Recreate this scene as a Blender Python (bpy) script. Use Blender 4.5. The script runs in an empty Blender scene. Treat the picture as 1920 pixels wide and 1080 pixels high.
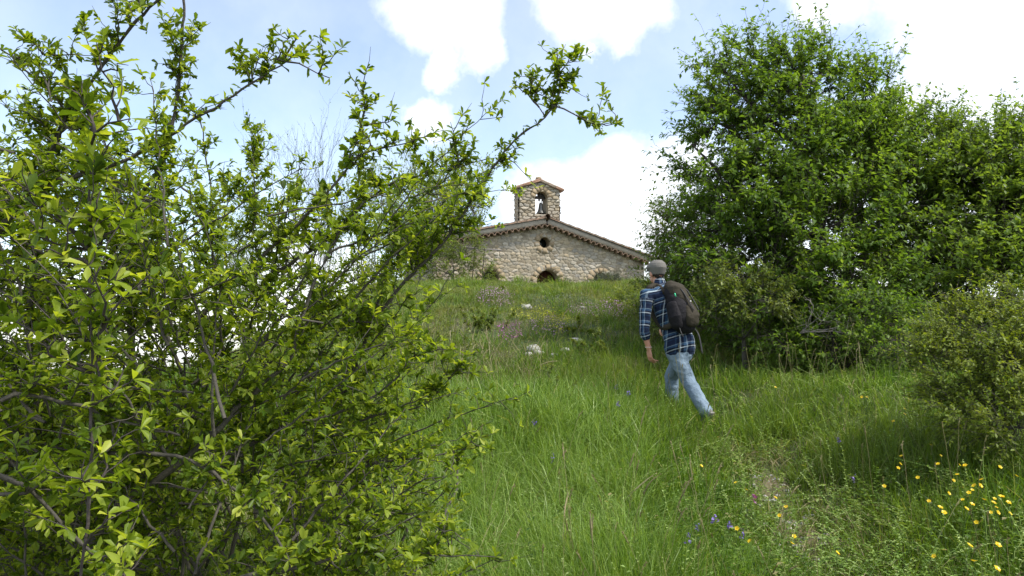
import bpy, math
import numpy as np
rng = np.random.default_rng(11)
sc = bpy.context.scene
COL = sc.collection
F = 1280.0
PITCH = math.atan(80 / 1280)
CAMZ = 1.55
ca, sa = math.cos(PITCH), math.sin(PITCH)

def ray(px, py):
    x = (px - 960) / F; u = (540 - py) / F
    d = np.array([x, ca - u * sa, u * ca + sa])
    return d / d[1]
def P(px, py, D):
    return ray(px, py) * D + np.array([0, 0, CAMZ])
def lerp(a, b, t): return a + (b - a) * t
def sstep(a, b, x):
    t = np.clip((x - a) / (b - a), 0, 1); return t * t * (3 - 2 * t)
def nrm(v):
    v = np.asarray(v, float); n = np.linalg.norm(v, axis=-1, keepdims=True); return v / np.maximum(n, 1e-9)

# ------------------------------------------------------------- terrain
PY = np.array([-600, -40, -10, 0, 3, 5, 6.5, 7.4, 8.2, 9, 12, 16, 19.5, 21, 22.5, 24, 26, 32, 45, 80, 200, 600, 3000])
PZ = np.array([-60, -6, -1.5, 0, .12, .24, .42, .54, .64, .78, 1.42, 2.28, 2.86, 2.96, 2.85, 2.5, 2.1, 2.0, .8, -3, -14, -45, -160])
_ph = rng.uniform(0, 6.28, 40); _fx = rng.normal(0, 1, 40); _fy = rng.normal(0, 1, 40)
def wob(x, y, f, k0, k):
    s = 0
    for i in range(k0, k0 + k): s = s + np.sin(f * (_fx[i] * x + _fy[i] * y) + _ph[i])
    return s / k
TRX = np.array([1.62, 1.72, 1.95, 2.2, 2.25, 2.1, 1.6, 1.2, 1.2]); TRY = np.array([0, 3.5, 5, 6.2, 7.3, 8.5, 12, 18, 30])
def pathd(x, y): return np.abs(x - np.interp(y, TRY, TRX))
def g(x, y):
    x = np.asarray(x, float); y = np.asarray(y, float)
    z = np.interp(y, PY, PZ)
    z = z + .36 * np.exp(-((x + .2) / 1.5) ** 2 - ((y - 6.4) / 1.1) ** 2)
    z = z + .36 * sstep(2.1, 3.8, x) * sstep(1.5, 3.5, y) * (1 - sstep(7, 10, y))
    z = z - 2.6 * sstep(3.2, 9.0, -x) * sstep(7, 16, y) - 5 * sstep(9, 60, -x) * sstep(3, 20, y)
    z = z - 3.0 * sstep(9, 30, x) * sstep(8, 20, y)
    z = z + .06 * wob(x, y, 1.1, 0, 8) * (1 - sstep(20, 60, y)) + .11 * wob(x, y, .9, 4, 9) * sstep(8, 12, y) * (1 - sstep(22, 30, y)) + .02 * wob(x, y, 4.0, 8, 8)
    z = z - .04 * np.exp(-(pathd(x, y) / .3) ** 2) * sstep(9, 7, y)
    return z
def hit(px, py, h=0.0):
    r = ray(px, py)
    D = np.arange(1.5, 40, .02)
    z = CAMZ + r[2] * D
    m = z <= g(r[0] * D, D) + h
    d = D[np.argmax(m)] if m.any() else 22.0
    p = np.array([r[0] * d, d, 0.0]); p[2] = float(g(p[0], p[1])); return p

# ------------------------------------------------------------- object helpers
def props(o, label=None, cat=None, group=None, kind=None):
    if label: o['label'] = label
    if cat: o['category'] = cat
    if group: o['group'] = group
    if kind: o['kind'] = kind
    return o
def empty(name, loc, label, cat, group=None):
    o = bpy.data.objects.new(name, None); COL.objects.link(o); o.location = [float(c) for c in loc]
    o.empty_display_size = .1
    return props(o, label, cat, group)
def org_of(parent):
    while parent.parent: parent = parent.parent
    return np.array(parent.location)
def mesh_obj(name, V, Fs, mat, parent=None, attrs=None, smooth=False, org=None):
    if not isinstance(Fs, (list, tuple)): Fs = [Fs]
    Fs = [np.asarray(f, np.int32) for f in Fs if len(f)]
    if org is None: org = org_of(parent) if parent is not None else np.zeros(3)
    V = np.asarray(V, np.float64).reshape(-1, 3) - np.asarray(org)
    me = bpy.data.meshes.new(name)
    me.vertices.add(len(V)); me.vertices.foreach_set('co', V.astype(np.float32).ravel())
    loops = np.concatenate([f.ravel() for f in Fs]); tot = np.concatenate([np.full(len(f), f.shape[1], np.int32) for f in Fs])
    st = np.concatenate([[0], np.cumsum(tot)[:-1]]).astype(np.int32)
    me.loops.add(len(loops)); me.loops.foreach_set('vertex_index', loops)
    me.polygons.add(len(tot)); me.polygons.foreach_set('loop_start', st)
    try: me.polygons.foreach_set('loop_total', tot)
    except Exception: pass
    if smooth: me.polygons.foreach_set('use_smooth', np.ones(len(tot), bool))
    for k, a in (attrs or {}).items():
        at = me.attributes.new(k, 'FLOAT', 'POINT'); at.data.foreach_set('value', np.asarray(a, np.float32).ravel())
    me.update(calc_edges=True); me.validate()
    if mat: me.materials.append(mat)
    o = bpy.data.objects.new(name, me); COL.objects.link(o)
    if parent is not None: o.parent = parent
    else: o.location = [float(c) for c in org]
    return o
class MB:
    def __init__(s): s.V = []; s.F = {}; s.A = {}; s.n = 0
    def add(s, V, Fs, **at):
        V = np.asarray(V, float).reshape(-1, 3)
        if not isinstance(Fs, (list, tuple)): Fs = [Fs]
        for f in Fs:
            f = np.asarray(f)
            if len(f): s.F.setdefault(f.shape[1], []).append(f + s.n)
        for k, a in at.items():
            s.A.setdefault(k, []).append(np.broadcast_to(np.asarray(a, float).ravel() if np.ndim(a) else np.asarray(float(a)), (len(V),)))
        s.V.append(V); s.n += len(V); return s
    def build(s, name, mat, parent=None, smooth=False, org=None):
        return mesh_obj(name, np.concatenate(s.V), [np.concatenate(f) for f in s.F.values()], mat, parent,
                        {k: np.concatenate(a) for k, a in s.A.items()}, smooth, org)

# ------------------------------------------------------------- node helpers
class NT:
    def __init__(s, tree): s.t = tree
    def n(s, typ, ins=None, **kw):
        nd = s.t.nodes.new(typ)
        for k, v in kw.items(): setattr(nd, k, v)
        for k, v in (ins or {}).items():
            if isinstance(v, bpy.types.NodeSocket): s.t.links.new(v, nd.inputs[k])
            else: nd.inputs[k].default_value = v
        return nd
    def math(s, op, a, b=0.0, clamp=False):
        nd = s.n('ShaderNodeMath', {0: a, 1: b}, operation=op); nd.use_clamp = clamp; return nd.outputs[0]
    def ramp(s, fac, stops, interp='LINEAR'):
        nd = s.n('ShaderNodeValToRGB', {0: fac}); cr = nd.color_ramp; cr.interpolation = interp
        while len(cr.elements) < len(stops): cr.elements.new(.5)
        for e, (p, c) in zip(cr.elements, stops): e.position = p; e.color = (*c, 1)
        return nd.outputs[0]
    def mix(s, fac, a, b, mode='MIX'):
        nd = s.n('ShaderNodeMix', data_type='RGBA', blend_type=mode)
        for i, v in ((0, fac), (6, a), (7, b)):
            if isinstance(v, bpy.types.NodeSocket): s.t.links.new(v, nd.inputs[i])
            else: nd.inputs[i].default_value = (*v, 1) if isinstance(v, tuple) else v
        return nd.outputs[2]
    def noise(s, scale, detail=4, vec=None, rough=.55):
        ins = {'Scale': scale, 'Detail': detail, 'Roughness': rough}
        if vec: ins['Vector'] = vec
        return s.n('ShaderNodeTexNoise', ins).outputs[0]
    def obj(s): return s.n('ShaderNodeTexCoord').outputs['Object']
    def attr(s, name): return s.n('ShaderNodeAttribute', attribute_name=name).outputs['Fac']
    def bump(s, h, strength, dist=.02):
        return s.n('ShaderNodeBump', {'Height': h, 'Strength': strength, 'Distance': dist}).outputs[0]
def newmat(name):
    m = bpy.data.materials.new(name); m.use_nodes = True; m.node_tree.nodes.clear()
    t = NT(m.node_tree); out = t.n('ShaderNodeOutputMaterial'); return m, t, out
def pbr(name, col, rough=.7, var=.25, scale=20, bump=.2, bscale=60, metal=0, spec=.5, dist=.005):
    m, t, out = newmat(name); v = t.obj()
    c = t.mix(t.noise(scale, 4, v), tuple(c * (1 - var) for c in col), tuple(min(1, c * (1 + var)) for c in col))
    b = t.n('ShaderNodeBsdfPrincipled', {'Base Color': c, 'Roughness': rough, 'Metallic': metal, 'Specular IOR Level': spec,
            'Normal': t.bump(t.noise(bscale, 4, v), bump, dist)})
    t.t.links.new(b.outputs[0], out.inputs[0]); return m
def leafmat(name, stops, trans=.35, rough=.5, spec=.4, tcol=1.5, patch=None):
    m, t, out = newmat(name)
    c = t.ramp(t.attr('rnd'), stops)
    if patch:
        f = t.noise(patch[0], 3, t.obj()); c = t.mix(t.ramp(f, [(.42, (0, 0, 0)), (.62, (1, 1, 1))]), c, t.mix(patch[2], c, patch[1]))
    b = t.n('ShaderNodeBsdfPrincipled', {'Base Color': c, 'Roughness': rough, 'Specular IOR Level': spec})
    hc = t.mix(1.0, c, (tcol, tcol * .95, tcol * .35), 'MULTIPLY')
    tr = t.n('ShaderNodeBsdfTranslucent', {'Color': hc})
    mx = t.n('ShaderNodeMixShader', {0: trans, 1: b.outputs[0], 2: tr.outputs[0]})
    t.t.links.new(mx.outputs[0], out.inputs[0]); return m

M = {}
M['shrub_leaf'] = leafmat('shrub_leaf', [(0, (.035, .07, .008)), (.35, (.1, .16, .012)), (.75, (.235, .305, .025)), (1, (.4, .44, .07))], .5, .45, spec=.3, tcol=1.9)
M['tree_leaf'] = leafmat('tree_leaf', [(0, (.05, .1, .014)), (.5, (.11, .19, .026)), (.85, (.19, .28, .055)), (1, (.32, .4, .13))], .5, .5, .25, tcol=1.8)
M['tree_leaf_b'] = leafmat('tree_leaf_warm', [(0, (.065, .115, .016)), (.5, (.125, .2, .03)), (.85, (.2, .28, .055)), (1, (.32, .39, .13))], .5, .5, .25, tcol=1.8)
M['small_leaf'] = leafmat('small_leaf', [(0, (.07, .1, .02)), (.5, (.13, .175, .035)), (1, (.24, .28, .07))], .42, .5, tcol=1.7)
M['gold_leaf'] = leafmat('gold_leaf', [(0, (.07, .115, .014)), (.5, (.17, .225, .025)), (1, (.31, .36, .06))], .42, .5, tcol=1.6)
M['far_leaf'] = leafmat('far_leaf', [(0, (.13, .19, .05)), (1, (.3, .37, .13))], .5, .5)
M['grass'] = leafmat('grass_blade', [(0, (.03, .075, .008)), (.45, (.085, .17, .012)), (.8, (.17, .27, .03)), (.93, (.22, .28, .08)), (1, (.32, .28, .13))], .45, .45, .28, tcol=1.7,
                     patch=(.55, (.16, .19, .05), .35))
M['lush'] = leafmat('lush_grass_blade', [(0, (.08, .15, .02)), (.5, (.18, .29, .045)), (1, (.38, .48, .17))], .38, .4, .4, tcol=1.5)
M['hill_grass'] = leafmat('hill_grass_blade', [(0, (.07, .13, .018)), (.5, (.14, .22, .03)), (.85, (.22, .28, .06)), (1, (.38, .3, .17))], .32, .5, tcol=1.5,
                          patch=(.9, (.22, .16, .08), .5))
M['dry'] = leafmat('dry_stalk', [(0, (.15, .15, .05)), (.6, (.28, .24, .12)), (1, (.42, .37, .22))], .2, .7, tcol=1.1)
M['bark'] = pbr('grey_bark', (.065, .058, .045), .85, .6, 30, .8, 120)
M['bark_dark'] = pbr('dark_bark', (.05, .04, .036), .85, .5, 25, .8, 90)
M['bark_pale'] = pbr('pale_bark', (.2, .18, .165), .85, .5, 30, .6, 100)
M['stem'] = pbr('green_stem', (.09, .14, .03), .6)
M['yellow'] = leafmat('yellow_petal', [(0, (.75, .5, .01)), (1, (.85, .65, .02))], .3, .35, tcol=1.0)
M['violet'] = leafmat('violet_petal', [(0, (.12, .08, .38)), (1, (.3, .22, .6))], .3, .5, tcol=1.0)
M['magenta'] = leafmat('magenta_petal', [(0, (.35, .09, .32)), (1, (.5, .2, .46))], .3, .5, tcol=1.0)
M['thyme'] = leafmat('thyme_petal', [(0, (.3, .17, .28)), (1, (.55, .36, .5))], .2, .6, tcol=1.0)
M['spurge'] = leafmat('spurge_bract', [(0, (.35, .38, .02)), (1, (.6, .58, .04))], .3, .5, tcol=1.0)
M['lavender'] = leafmat('lavender_leaf', [(0, (.07, .09, .055)), (1, (.2, .22, .16))], .15, .7, tcol=1.0)
M['white_stone'] = pbr('white_limestone', (.36, .35, .32), .9, .45, 14, .8, 30, dist=.02)

# ------------------------------------------------------------- geometry kit
def frames(d, n):
    x = nrm(d); z = n - (n * x).sum(-1, keepdims=True) * x; z = nrm(z + 1e-6); y = np.cross(z, x); return x, y, z
LEAF7 = np.array([[0, 0, 0], [.55, 0, -.03], [1, 0, -.12], [.3, .13, .05], [.72, .21, .05], [.3, -.13, .05], [.72, -.21, .05]])
LEAF7F = [np.array([[0, 1, 4, 3], [0, 5, 6, 1]]), np.array([[1, 2, 4], [1, 6, 2]])]
LEAF4 = np.array([[0, 0, 0], [.45, .25, .07], [1, 0, -.08], [.45, -.25, .07]])
LEAF4F = [np.array([[0, 2, 1], [0, 3, 2]])]
def leaves(mb, pos, d, n, size, rnd, tpl=LEAF4, tf=LEAF4F, wid=1.0):
    N = len(pos); x, y, z = frames(d, n); T = tpl[None]
    w = np.broadcast_to(np.asarray(wid, float), (N,))[:, None, None]
    V = pos[:, None] + size[:, None, None] * (T[..., 0:1] * x[:, None] + w * T[..., 1:2] * y[:, None] + T[..., 2:3] * z[:, None])
    k = len(tpl); off = (np.arange(N) * k)[:, None, None]
    mb.add(V.reshape(-1, 3), [(f[None] + off).reshape(-1, f.shape[1]) for f in tf], rnd=np.repeat(rnd, k))
def tubes(mb, C, R, sides=4, cap=False, **at):
    C = np.asarray(C, float); N, K, _ = C.shape; R = np.broadcast_to(R, (N, K))
    T = np.gradient(C, axis=1); T = nrm(T)
    ref = np.where(np.abs(T[..., 2:3]) > .9, np.array([1., 0, 0]), np.array([0, 0, 1.]))
    A = nrm(np.cross(T, ref)); B = np.cross(T, A)
    th = np.arange(sides) * 2 * math.pi / sides
    V = C[:, :, None] + R[:, :, None, None] * (np.cos(th)[:, None] * A[:, :, None] + np.sin(th)[:, None] * B[:, :, None])
    i = np.arange(N)[:, None, None] * K * sides; k = np.arange(K - 1)[None, :, None] * sides; s = np.arange(sides)[None, None]; s2 = (s + 1) % sides
    q = np.stack([i + k + s, i + k + s2, i + k + sides + s2, i + k + sides + s], -1).reshape(-1, 4)
    mb.add(V.reshape(-1, 3), q, **{a: np.repeat(v, K * sides) if np.ndim(v) else v for a, v in at.items()})
    if cap:
        fs = [np.arange(sides)[::-1][None] + j * K * sides for j in range(N)] + [np.arange(sides)[None] + (j * K + K - 1) * sides for j in range(N)]
        mb.F.setdefault(sides, []).append(np.concatenate(fs) + mb.n - N * K * sides)
def resample(pts, step):
    pts = np.asarray(pts, float); n = len(pts)
    ext = np.vstack([2 * pts[0] - pts[1], pts, 2 * pts[-1] - pts[-2]]); out = []
    for i in range(n - 1):
        p0, p1, p2, p3 = ext[i:i + 4]; m = max(2, int(np.linalg.norm(p2 - p1) / step))
        for t in np.arange(m) / m:
            out.append(.5 * (2 * p1 + (p2 - p0) * t + (2 * p0 - 5 * p1 + 4 * p2 - p3) * t * t + (3 * p1 - p0 - 3 * p2 + p3) * t ** 3))
    out.append(pts[-1]); return np.array(out)
def curves(st, d, L, K, curl=.25, jit=.03, up=0.0):
    N = len(st); t = np.linspace(0, 1, K)[None, :, None]; L = L[:, None, None]
    c = rng.normal(0, 1, (N, 1, 3)) * curl + np.array([0, 0, up])
    return st[:, None] + L * (nrm(d)[:, None] * t + c * t * t) + rng.normal(0, 1, (N, K, 3)) * jit * L * (t > 0)
def rvec(N): return nrm(rng.normal(0, 1, (N, 3)))
def off_dirs(tan, spread, up=.3):
    d = tan * (1 - spread) + rvec(len(tan)) * spread; d[:, 2] += up * spread; return nrm(d)
def pick(C, m, lo=.2, hi=1.0):
    N, K, _ = C.shape; t = rng.uniform(lo, hi, (N, m)) * (K - 1); i = np.minimum(t.astype(int), K - 2); f = (t - i)[..., None]
    a = np.take_along_axis(C, i[..., None], 1); b = np.take_along_axis(C, i[..., None] + 1, 1)
    return (a + (b - a) * f).reshape(-1, 3), nrm(b - a).reshape(-1, 3), (t / (K - 1)).ravel()
def box(mb, c, sx, sy, sz, ax=None, **at):
    ax = np.eye(3) if ax is None else ax
    s = np.array([[-1, -1, -1], [1, -1, -1], [1, 1, -1], [-1, 1, -1], [-1, -1, 1], [1, -1, 1], [1, 1, 1], [-1, 1, 1]]) * .5 * np.array([sx, sy, sz])
    f = np.array([[0, 3, 2, 1], [4, 5, 6, 7], [0, 1, 5, 4], [1, 2, 6, 5], [2, 3, 7, 6], [3, 0, 4, 7]])
    mb.add(np.asarray(c) + s @ ax, f, **at)
def loft(st, ax, n=20, caps=True):
    """stations (center, a, b); ax = direction of a. closed surface"""
    C = np.array([s[0] for s in st], float); a = np.array([s[1] for s in st]); b = np.array([s[2] for s in st])
    if caps:
        T = nrm(C[1] - C[0]); T2 = nrm(C[-1] - C[-2])
        C0 = [C[0] - T * min(a[0], b[0]) * k for k in (.85, .5)]; C1 = [C[-1] + T2 * min(a[-1], b[-1]) * k for k in (.5, .85)]
        C = np.vstack([C0, C, C1]); a = np.r_[a[0] * .5, a[0] * .86, a, a[-1] * .86, a[-1] * .5]; b = np.r_[b[0] * .5, b[0] * .86, b, b[-1] * .86, b[-1] * .5]
    T = nrm(np.gradient(C, axis=0)); A = nrm(ax - (T @ ax)[:, None] * T); B = np.cross(T, A)
    th = np.arange(n) * 2 * math.pi / n
    V = C[:, None] + a[:, None, None] * np.cos(th)[None, :, None] * A[:, None] + b[:, None, None] * np.sin(th)[None, :, None] * B[:, None]
    K = len(C); k = np.arange(K - 1)[:, None] * n; s = np.arange(n)[None]; s2 = (s + 1) % n
    q = np.stack([k + s, k + s2, k + n + s2, k + n + s], -1).reshape(-1, 4)
    V = np.vstack([V.reshape(-1, 3), C[0], C[-1]]); nv = K * n
    t0 = np.stack([np.full(n, nv), (np.arange(n) + 1) % n, np.arange(n)], -1); t1 = np.stack([np.full(n, nv + 1), np.arange(n) + (K - 1) * n, (np.arange(n) + 1) % n + (K - 1) * n], -1)
    return V, [q, t0, t1]
def caps(p0, p1, r0, r1, n=14):
    p0 = np.asarray(p0, float); p1 = np.asarray(p1, float); d = p1 - p0
    ax = np.array([1., 0, 0]) if abs(nrm(d)[0]) < .8 else np.array([0, 1., 0])
    return loft([(p0, r0, r0), ((p0 + p1) / 2, (r0 + r1) / 2, (r0 + r1) / 2), (p1, r1, r1)], ax, n)
def ball(c, r, ax=None, n=16):
    c = np.asarray(c, float); r = np.asarray(r, float) * np.ones(3); ax = np.eye(3) if ax is None else np.asarray(ax)
    th = np.linspace(0, math.pi, n // 2 + 1)[1:-1]; ph = np.arange(n) * 2 * math.pi / n
    V = np.stack([np.sin(th)[:, None] * np.cos(ph), np.sin(th)[:, None] * np.sin(ph), np.cos(th)[:, None] + 0 * ph], -1).reshape(-1, 3)
    V = np.vstack([V, [0, 0, 1], [0, 0, -1]]); K = len(th); k = np.arange(K - 1)[:, None] * n; s = np.arange(n)[None]; s2 = (s + 1) % n
    q = np.stack([k + s, k + n + s, k + n + s2, k + s2], -1).reshape(-1, 4); nv = K * n
    t0 = np.stack([np.full(n, nv), np.arange(n), (np.arange(n) + 1) % n], -1); t1 = np.stack([np.full(n, nv + 1), (np.arange(n) + 1) % n + (K - 1) * n, np.arange(n) + (K - 1) * n], -1)
    return c + (V * r) @ ax, [q, t0, t1]
def remesh(parts, voxel, it=3, fac=.5):
    mb = MB()
    for V, Fs in parts: mb.add(V, Fs)
    o = mb.build('temp_mesh', None)
    r = o.modifiers.new('r', 'REMESH'); r.mode = 'VOXEL'; r.voxel_size = voxel
    s = o.modifiers.new('s', 'SMOOTH'); s.factor = fac; s.iterations = it
    dg = bpy.context.evaluated_depsgraph_get(); dg.update(); ev = o.evaluated_get(dg); me = ev.to_mesh()
    V = np.zeros(len(me.vertices) * 3, np.float32); me.vertices.foreach_get('co', V)
    Fs = {}
    for p in me.polygons: Fs.setdefault(len(p.vertices), []).append(tuple(p.vertices))
    ev.to_mesh_clear(); md = o.data; bpy.data.objects.remove(o); bpy.data.meshes.remove(md)
    return V.reshape(-1, 3).astype(float), [np.array(f) for f in Fs.values()]

# ------------------------------------------------------------- world, sun, camera
SUN_EL, SUN_AZ = math.radians(56), math.radians(112)   # azimuth measured from +Y (view direction) clockwise
w = bpy.data.worlds.new('World'); sc.world = w; w.use_nodes = True; w.node_tree.nodes.clear(); t = NT(w.node_tree)
sky = t.n('ShaderNodeTexSky', sky_type='NISHITA', sun_disc=False, sun_elevation=SUN_EL, sun_rotation=SUN_AZ, altitude=900, air_density=1.0, dust_density=1.5, ozone_density=1.2)
gen = t.n('ShaderNodeTexCoord').outputs['Generated']
dist = t.n('ShaderNodeTexNoise', {'Vector': gen, 'Scale': 5.0, 'Detail': 6.0, 'Roughness': .62})
dv = t.n('ShaderNodeVectorMath', {0: dist.outputs['Color'], 1: (.5, .5, .5)}, operation='SUBTRACT').outputs[0]
dv = t.n('ShaderNodeVectorMath', {0: dv, 'Scale': .17}, operation='SCALE').outputs[0]
gd = t.n('ShaderNodeVectorMath', {0: gen, 1: dv}, operation='ADD').outputs[0]
blobs = [(800, -30, 110), (880, 10, 100), (905, 70, 62), (835, 118, 52), (1130, 0, 105), (1200, 30, 90), (1190, 85, 40), (1130, 90, 30), (812, 222, 62),
         (1150, 320, 85), (1070, 390, 110), (1200, 400, 140), (1000, 375, 70), (1120, 480, 150), (1300, 380, 110),
         (1830, 60, 190), (1920, 200, 260), (1720, 180, 110), (1750, -80, 160), (1560, -20, 100), (2200, 100, 400), (1650, 420, 260), (1300, 560, 200),
         (300, 580, 130), (60, 590, 130), (560, 550, 160)]
acc = None
for bx, by, br in blobs:
    d = nrm(ray(bx, by)); r = br / F / (1 + (((bx - 960) / F) ** 2) * .8)
    dd = t.n('ShaderNodeVectorMath', {0: gd, 1: tuple(float(c) for c in d)}, operation='DISTANCE').outputs['Value']
    mr = t.n('ShaderNodeMapRange', {'Value': dd, 'From Min': r * 1.35, 'From Max': r * .55}).outputs[0]
    acc = mr if acc is None else t.math('SMOOTH_MAX' if False else 'MAXIMUM', acc, mr)
n2 = t.noise(13, 5, gen, .6)
mask = t.math('ADD', acc, t.math('MULTIPLY', t.math('SUBTRACT', n2, .5), 1.1))
rest = t.ramp(t.noise(2.2, 4, gen), [(.46, (0, 0, 0)), (.62, (1, 1, 1))])
sep = t.n('ShaderNodeSeparateXYZ', {0: gen})
behind = t.n('ShaderNodeMapRange', {'Value': sep.outputs['Y'], 'From Min': .35, 'From Max': .0}).outputs[0]
mask = t.n('ShaderNodeMapRange', {'Value': mask, 'From Min': .05, 'From Max': 1.45, }, interpolation_type='SMOOTHSTEP').outputs[0]
mask = t.math('MAXIMUM', mask, t.math('MULTIPLY', rest, behind))
low = t.n('ShaderNodeMapRange', {'Value': sep.outputs['Z'], 'From Min': .2, 'From Max': .02, 'To Min': 0.0, 'To Max': .5}).outputs[0]
veil = t.math('MULTIPLY', t.noise(5, 5, gen, .6), .38)
mask = t.math('MAXIMUM', mask, t.math('MAXIMUM', low, veil), True)
skyc = t.mix(1.0, sky.outputs[0], (1.28, 1.24, 1.2), 'MULTIPLY')
cc = t.mix(t.noise(6, 4, gd), (4.3, 4.45, 4.6), (8.4, 8.4, 8.4))
colr = t.mix(mask, skyc, cc)
bg = t.n('ShaderNodeBackground', {'Color': colr, 'Strength': .104})
t.t.links.new(bg.outputs[0], t.n('ShaderNodeOutputWorld').inputs[0])

sd = bpy.data.lights.new('sun', 'SUN'); sd.energy = 2.5; sd.angle = math.radians(9); sd.color = (1, .95, .87)
so = bpy.data.objects.new('sun', sd); COL.objects.link(so)
from mathutils import Vector
sdir = Vector((math.sin(SUN_AZ) * math.cos(SUN_EL), math.cos(SUN_AZ) * math.cos(SUN_EL), math.sin(SUN_EL)))
so.rotation_euler = sdir.to_track_quat('Z', 'Y').to_euler(); so.location = (20, -10, 40)

cd = bpy.data.cameras.new('camera'); cd.sensor_width = 36; cd.lens = 24; cd.clip_start = .05; cd.clip_end = 6000
co = bpy.data.objects.new('camera', cd); COL.objects.link(co); co.location = (0, 0, CAMZ); co.rotation_euler = (math.pi / 2 + PITCH, 0, 0); sc.camera = co
sc.view_settings.view_transform = 'Standard'; sc.view_settings.look = 'None'; sc.view_settings.gamma = 1; sc.view_settings.exposure = 1.22
sc.cycles.max_bounces = 8; sc.cycles.transparent_max_bounces = 4; sc.cycles.transmission_bounces = 6; sc.cycles.diffuse_bounces = 4
sc.cycles.use_denoising = True

# ------------------------------------------------------------- ground and path
def axis(vals): return np.unique(np.concatenate(vals))
gx = axis([-np.geomspace(14, 2500, 30), np.arange(-14, 14.01, .14), np.geomspace(14, 2500, 30)])
gy = axis([-np.geomspace(3, 600, 14), np.arange(-3, 30, .14), np.geomspace(30, 3000, 40)])
GX, GY = np.meshgrid(gx, gy); V = np.stack([GX, GY, g(GX, GY)], -1).reshape(-1, 3)
nx, ny = len(gx), len(gy); i = np.arange(ny - 1)[:, None] * nx + np.arange(nx - 1)[None]
q = np.stack([i, i + 1, i + nx + 1, i + nx], -1).reshape(-1, 4)
m, t, out = newmat('meadow_soil'); v = t.obj()
c = t.mix(t.ramp(t.noise(3.0, 6, v), [(.35, (0, 0, 0)), (.65, (1, 1, 1))]), (.035, .045, .012), (.1, .085, .04))
c = t.mix(t.ramp(t.noise(.4, 4, v), [(.4, (0, 0, 0)), (.6, (1, 1, 1))]), c, (.05, .075, .018))
b = t.n('ShaderNodeBsdfPrincipled', {'Base Color': c, 'Roughness': .95, 'Normal': t.bump(t.noise(18, 6, v), .8, .05)})
t.t.links.new(b.outputs[0], out.inputs[0])
ground = mesh_obj('ground', V, q, m, smooth=True); props(ground, kind='structure')
ys = np.arange(1.5, 7.0, .06); us = np.linspace(-1, 1, 11)
cx = np.interp(ys, TRY, TRX); hw = .11 + .04 * np.sin(ys * 2.7) + .04 * np.sin(ys * 7.1)
PX = cx[:, None] + us[None] * hw[:, None]; PYY = np.repeat(ys[:, None], 11, 1)
PZZ = g(PX, PYY) + .012 - .012 * np.abs(us)[None] ** 4 + rng.normal(0, .003, PX.shape)
i = np.arange(len(ys) - 1)[:, None] * 11 + np.arange(10)[None]
m, t, out = newmat('stony_trail'); v = t.obj()
vo = t.n('ShaderNodeTexVoronoi', {'Vector': v, 'Scale': 26.0}); 
c = t.mix(t.ramp(vo.outputs['Distance'], [(.2, (1, 1, 1)), (.45, (0, 0, 0))]), (.13, .1, .05), t.mix(t.noise(9, 4, v), (.12, .1, .06), (.26, .23, .17)))
c = t.mix(t.ramp(t.noise(4, 5, v), [(.45, (0, 0, 0)), (.6, (1, 1, 1))]), c, (.09, .1, .035))
b = t.n('ShaderNodeBsdfPrincipled', {'Base Color': c, 'Roughness': .95, 'Normal': t.bump(t.math('SUBTRACT', 1.0, vo.outputs['Distance']), .9, .03)})
t.t.links.new(b.outputs[0], out.inputs[0])
props(mesh_obj('path', np.stack([PX, PYY, PZZ], -1), np.stack([i, i + 1, i + 12, i + 11], -1).reshape(-1, 4), m, smooth=True), kind='structure')

# ------------------------------------------------------------- grass
def grass(name, xy, h, wd, mat, bend=.55, K=5, lean=None, rb=0.0, rs=1.0, tuft=10, tr=.05):
    N = len(xy) * tuft
    c = np.repeat(xy, tuft, 0); h = np.repeat(h, tuft); wd = np.repeat(wd, tuft)
    xy2 = c + rng.normal(0, tr, (N, 2)); base = np.stack([xy2[:, 0], xy2[:, 1], g(xy2[:, 0], xy2[:, 1]) - .01], -1)
    h = h * rng.uniform(.35, 1.15, N)
    out_ = np.concatenate([xy2 - c, np.zeros((N, 1))], 1) * 9
    ld = np.repeat(rng.normal(0, .45, (len(xy), 3)), tuft, 0) + rng.normal(0, .5, (N, 3)) + out_
    if lean is not None: ld = ld + np.asarray(lean)
    ld[:, 2] = 0; bd = np.abs(rng.normal(0, bend, N)) + .12
    ld = nrm(ld) * bd[:, None]
    tt = np.linspace(0, 1, K)[None, :, None]
    drop = np.minimum(bd, 1.2)[:, None, None] * .38 * tt ** 2.4
    C = base[:, None] + h[:, None, None] * (np.array([0, 0, 1.]) * (tt - drop) + ld[:, None] * (.25 * tt + .6 * tt ** 2.2))
    a = rng.uniform(0, 2 * math.pi, N); S = np.stack([np.cos(a), np.sin(a), np.zeros(N)], -1)
    W = wd[:, None, None] * np.array([.75, 1, .85, .5, 0.0])[None, :, None] if K == 5 else wd[:, None, None] * np.array([.8, .9, .0])[None, :, None]
    Lf = C - S[:, None] * W; Rt = C[:, :-1] + S[:, None] * W[:, :-1]
    V = np.concatenate([Lf, Rt], 1); n = 2 * K - 1; off = (np.arange(N) * n)[:, None]
    fs = [np.array([[k, k + K, k + K + 1, k + 1]]) + off for k in range(K - 2)]
    tri = np.array([[K - 2, 2 * K - 2, K - 1]]) + off
    r = np.clip(rng.beta(2, 2.2, N) * rs + rb + np.repeat(rng.normal(0, .1, len(xy)), tuft), 0, 1)
    mb = MB(); mb.add(V.reshape(-1, 3), [np.concatenate(fs), tri], rnd=np.repeat(r, n))
    return mb
def wedge(N, d0, d1, a0, a1, pw=0.0):
    u = rng.uniform(0, 1, N); D = np.exp(lerp(math.log(d0), math.log(d1), u)) if pw == 0 else (lerp(d0 ** pw, d1 ** pw, u)) ** (1 / pw)
    a = rng.uniform(a0, a1, N); return np.stack([a * D, D], -1)
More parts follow.
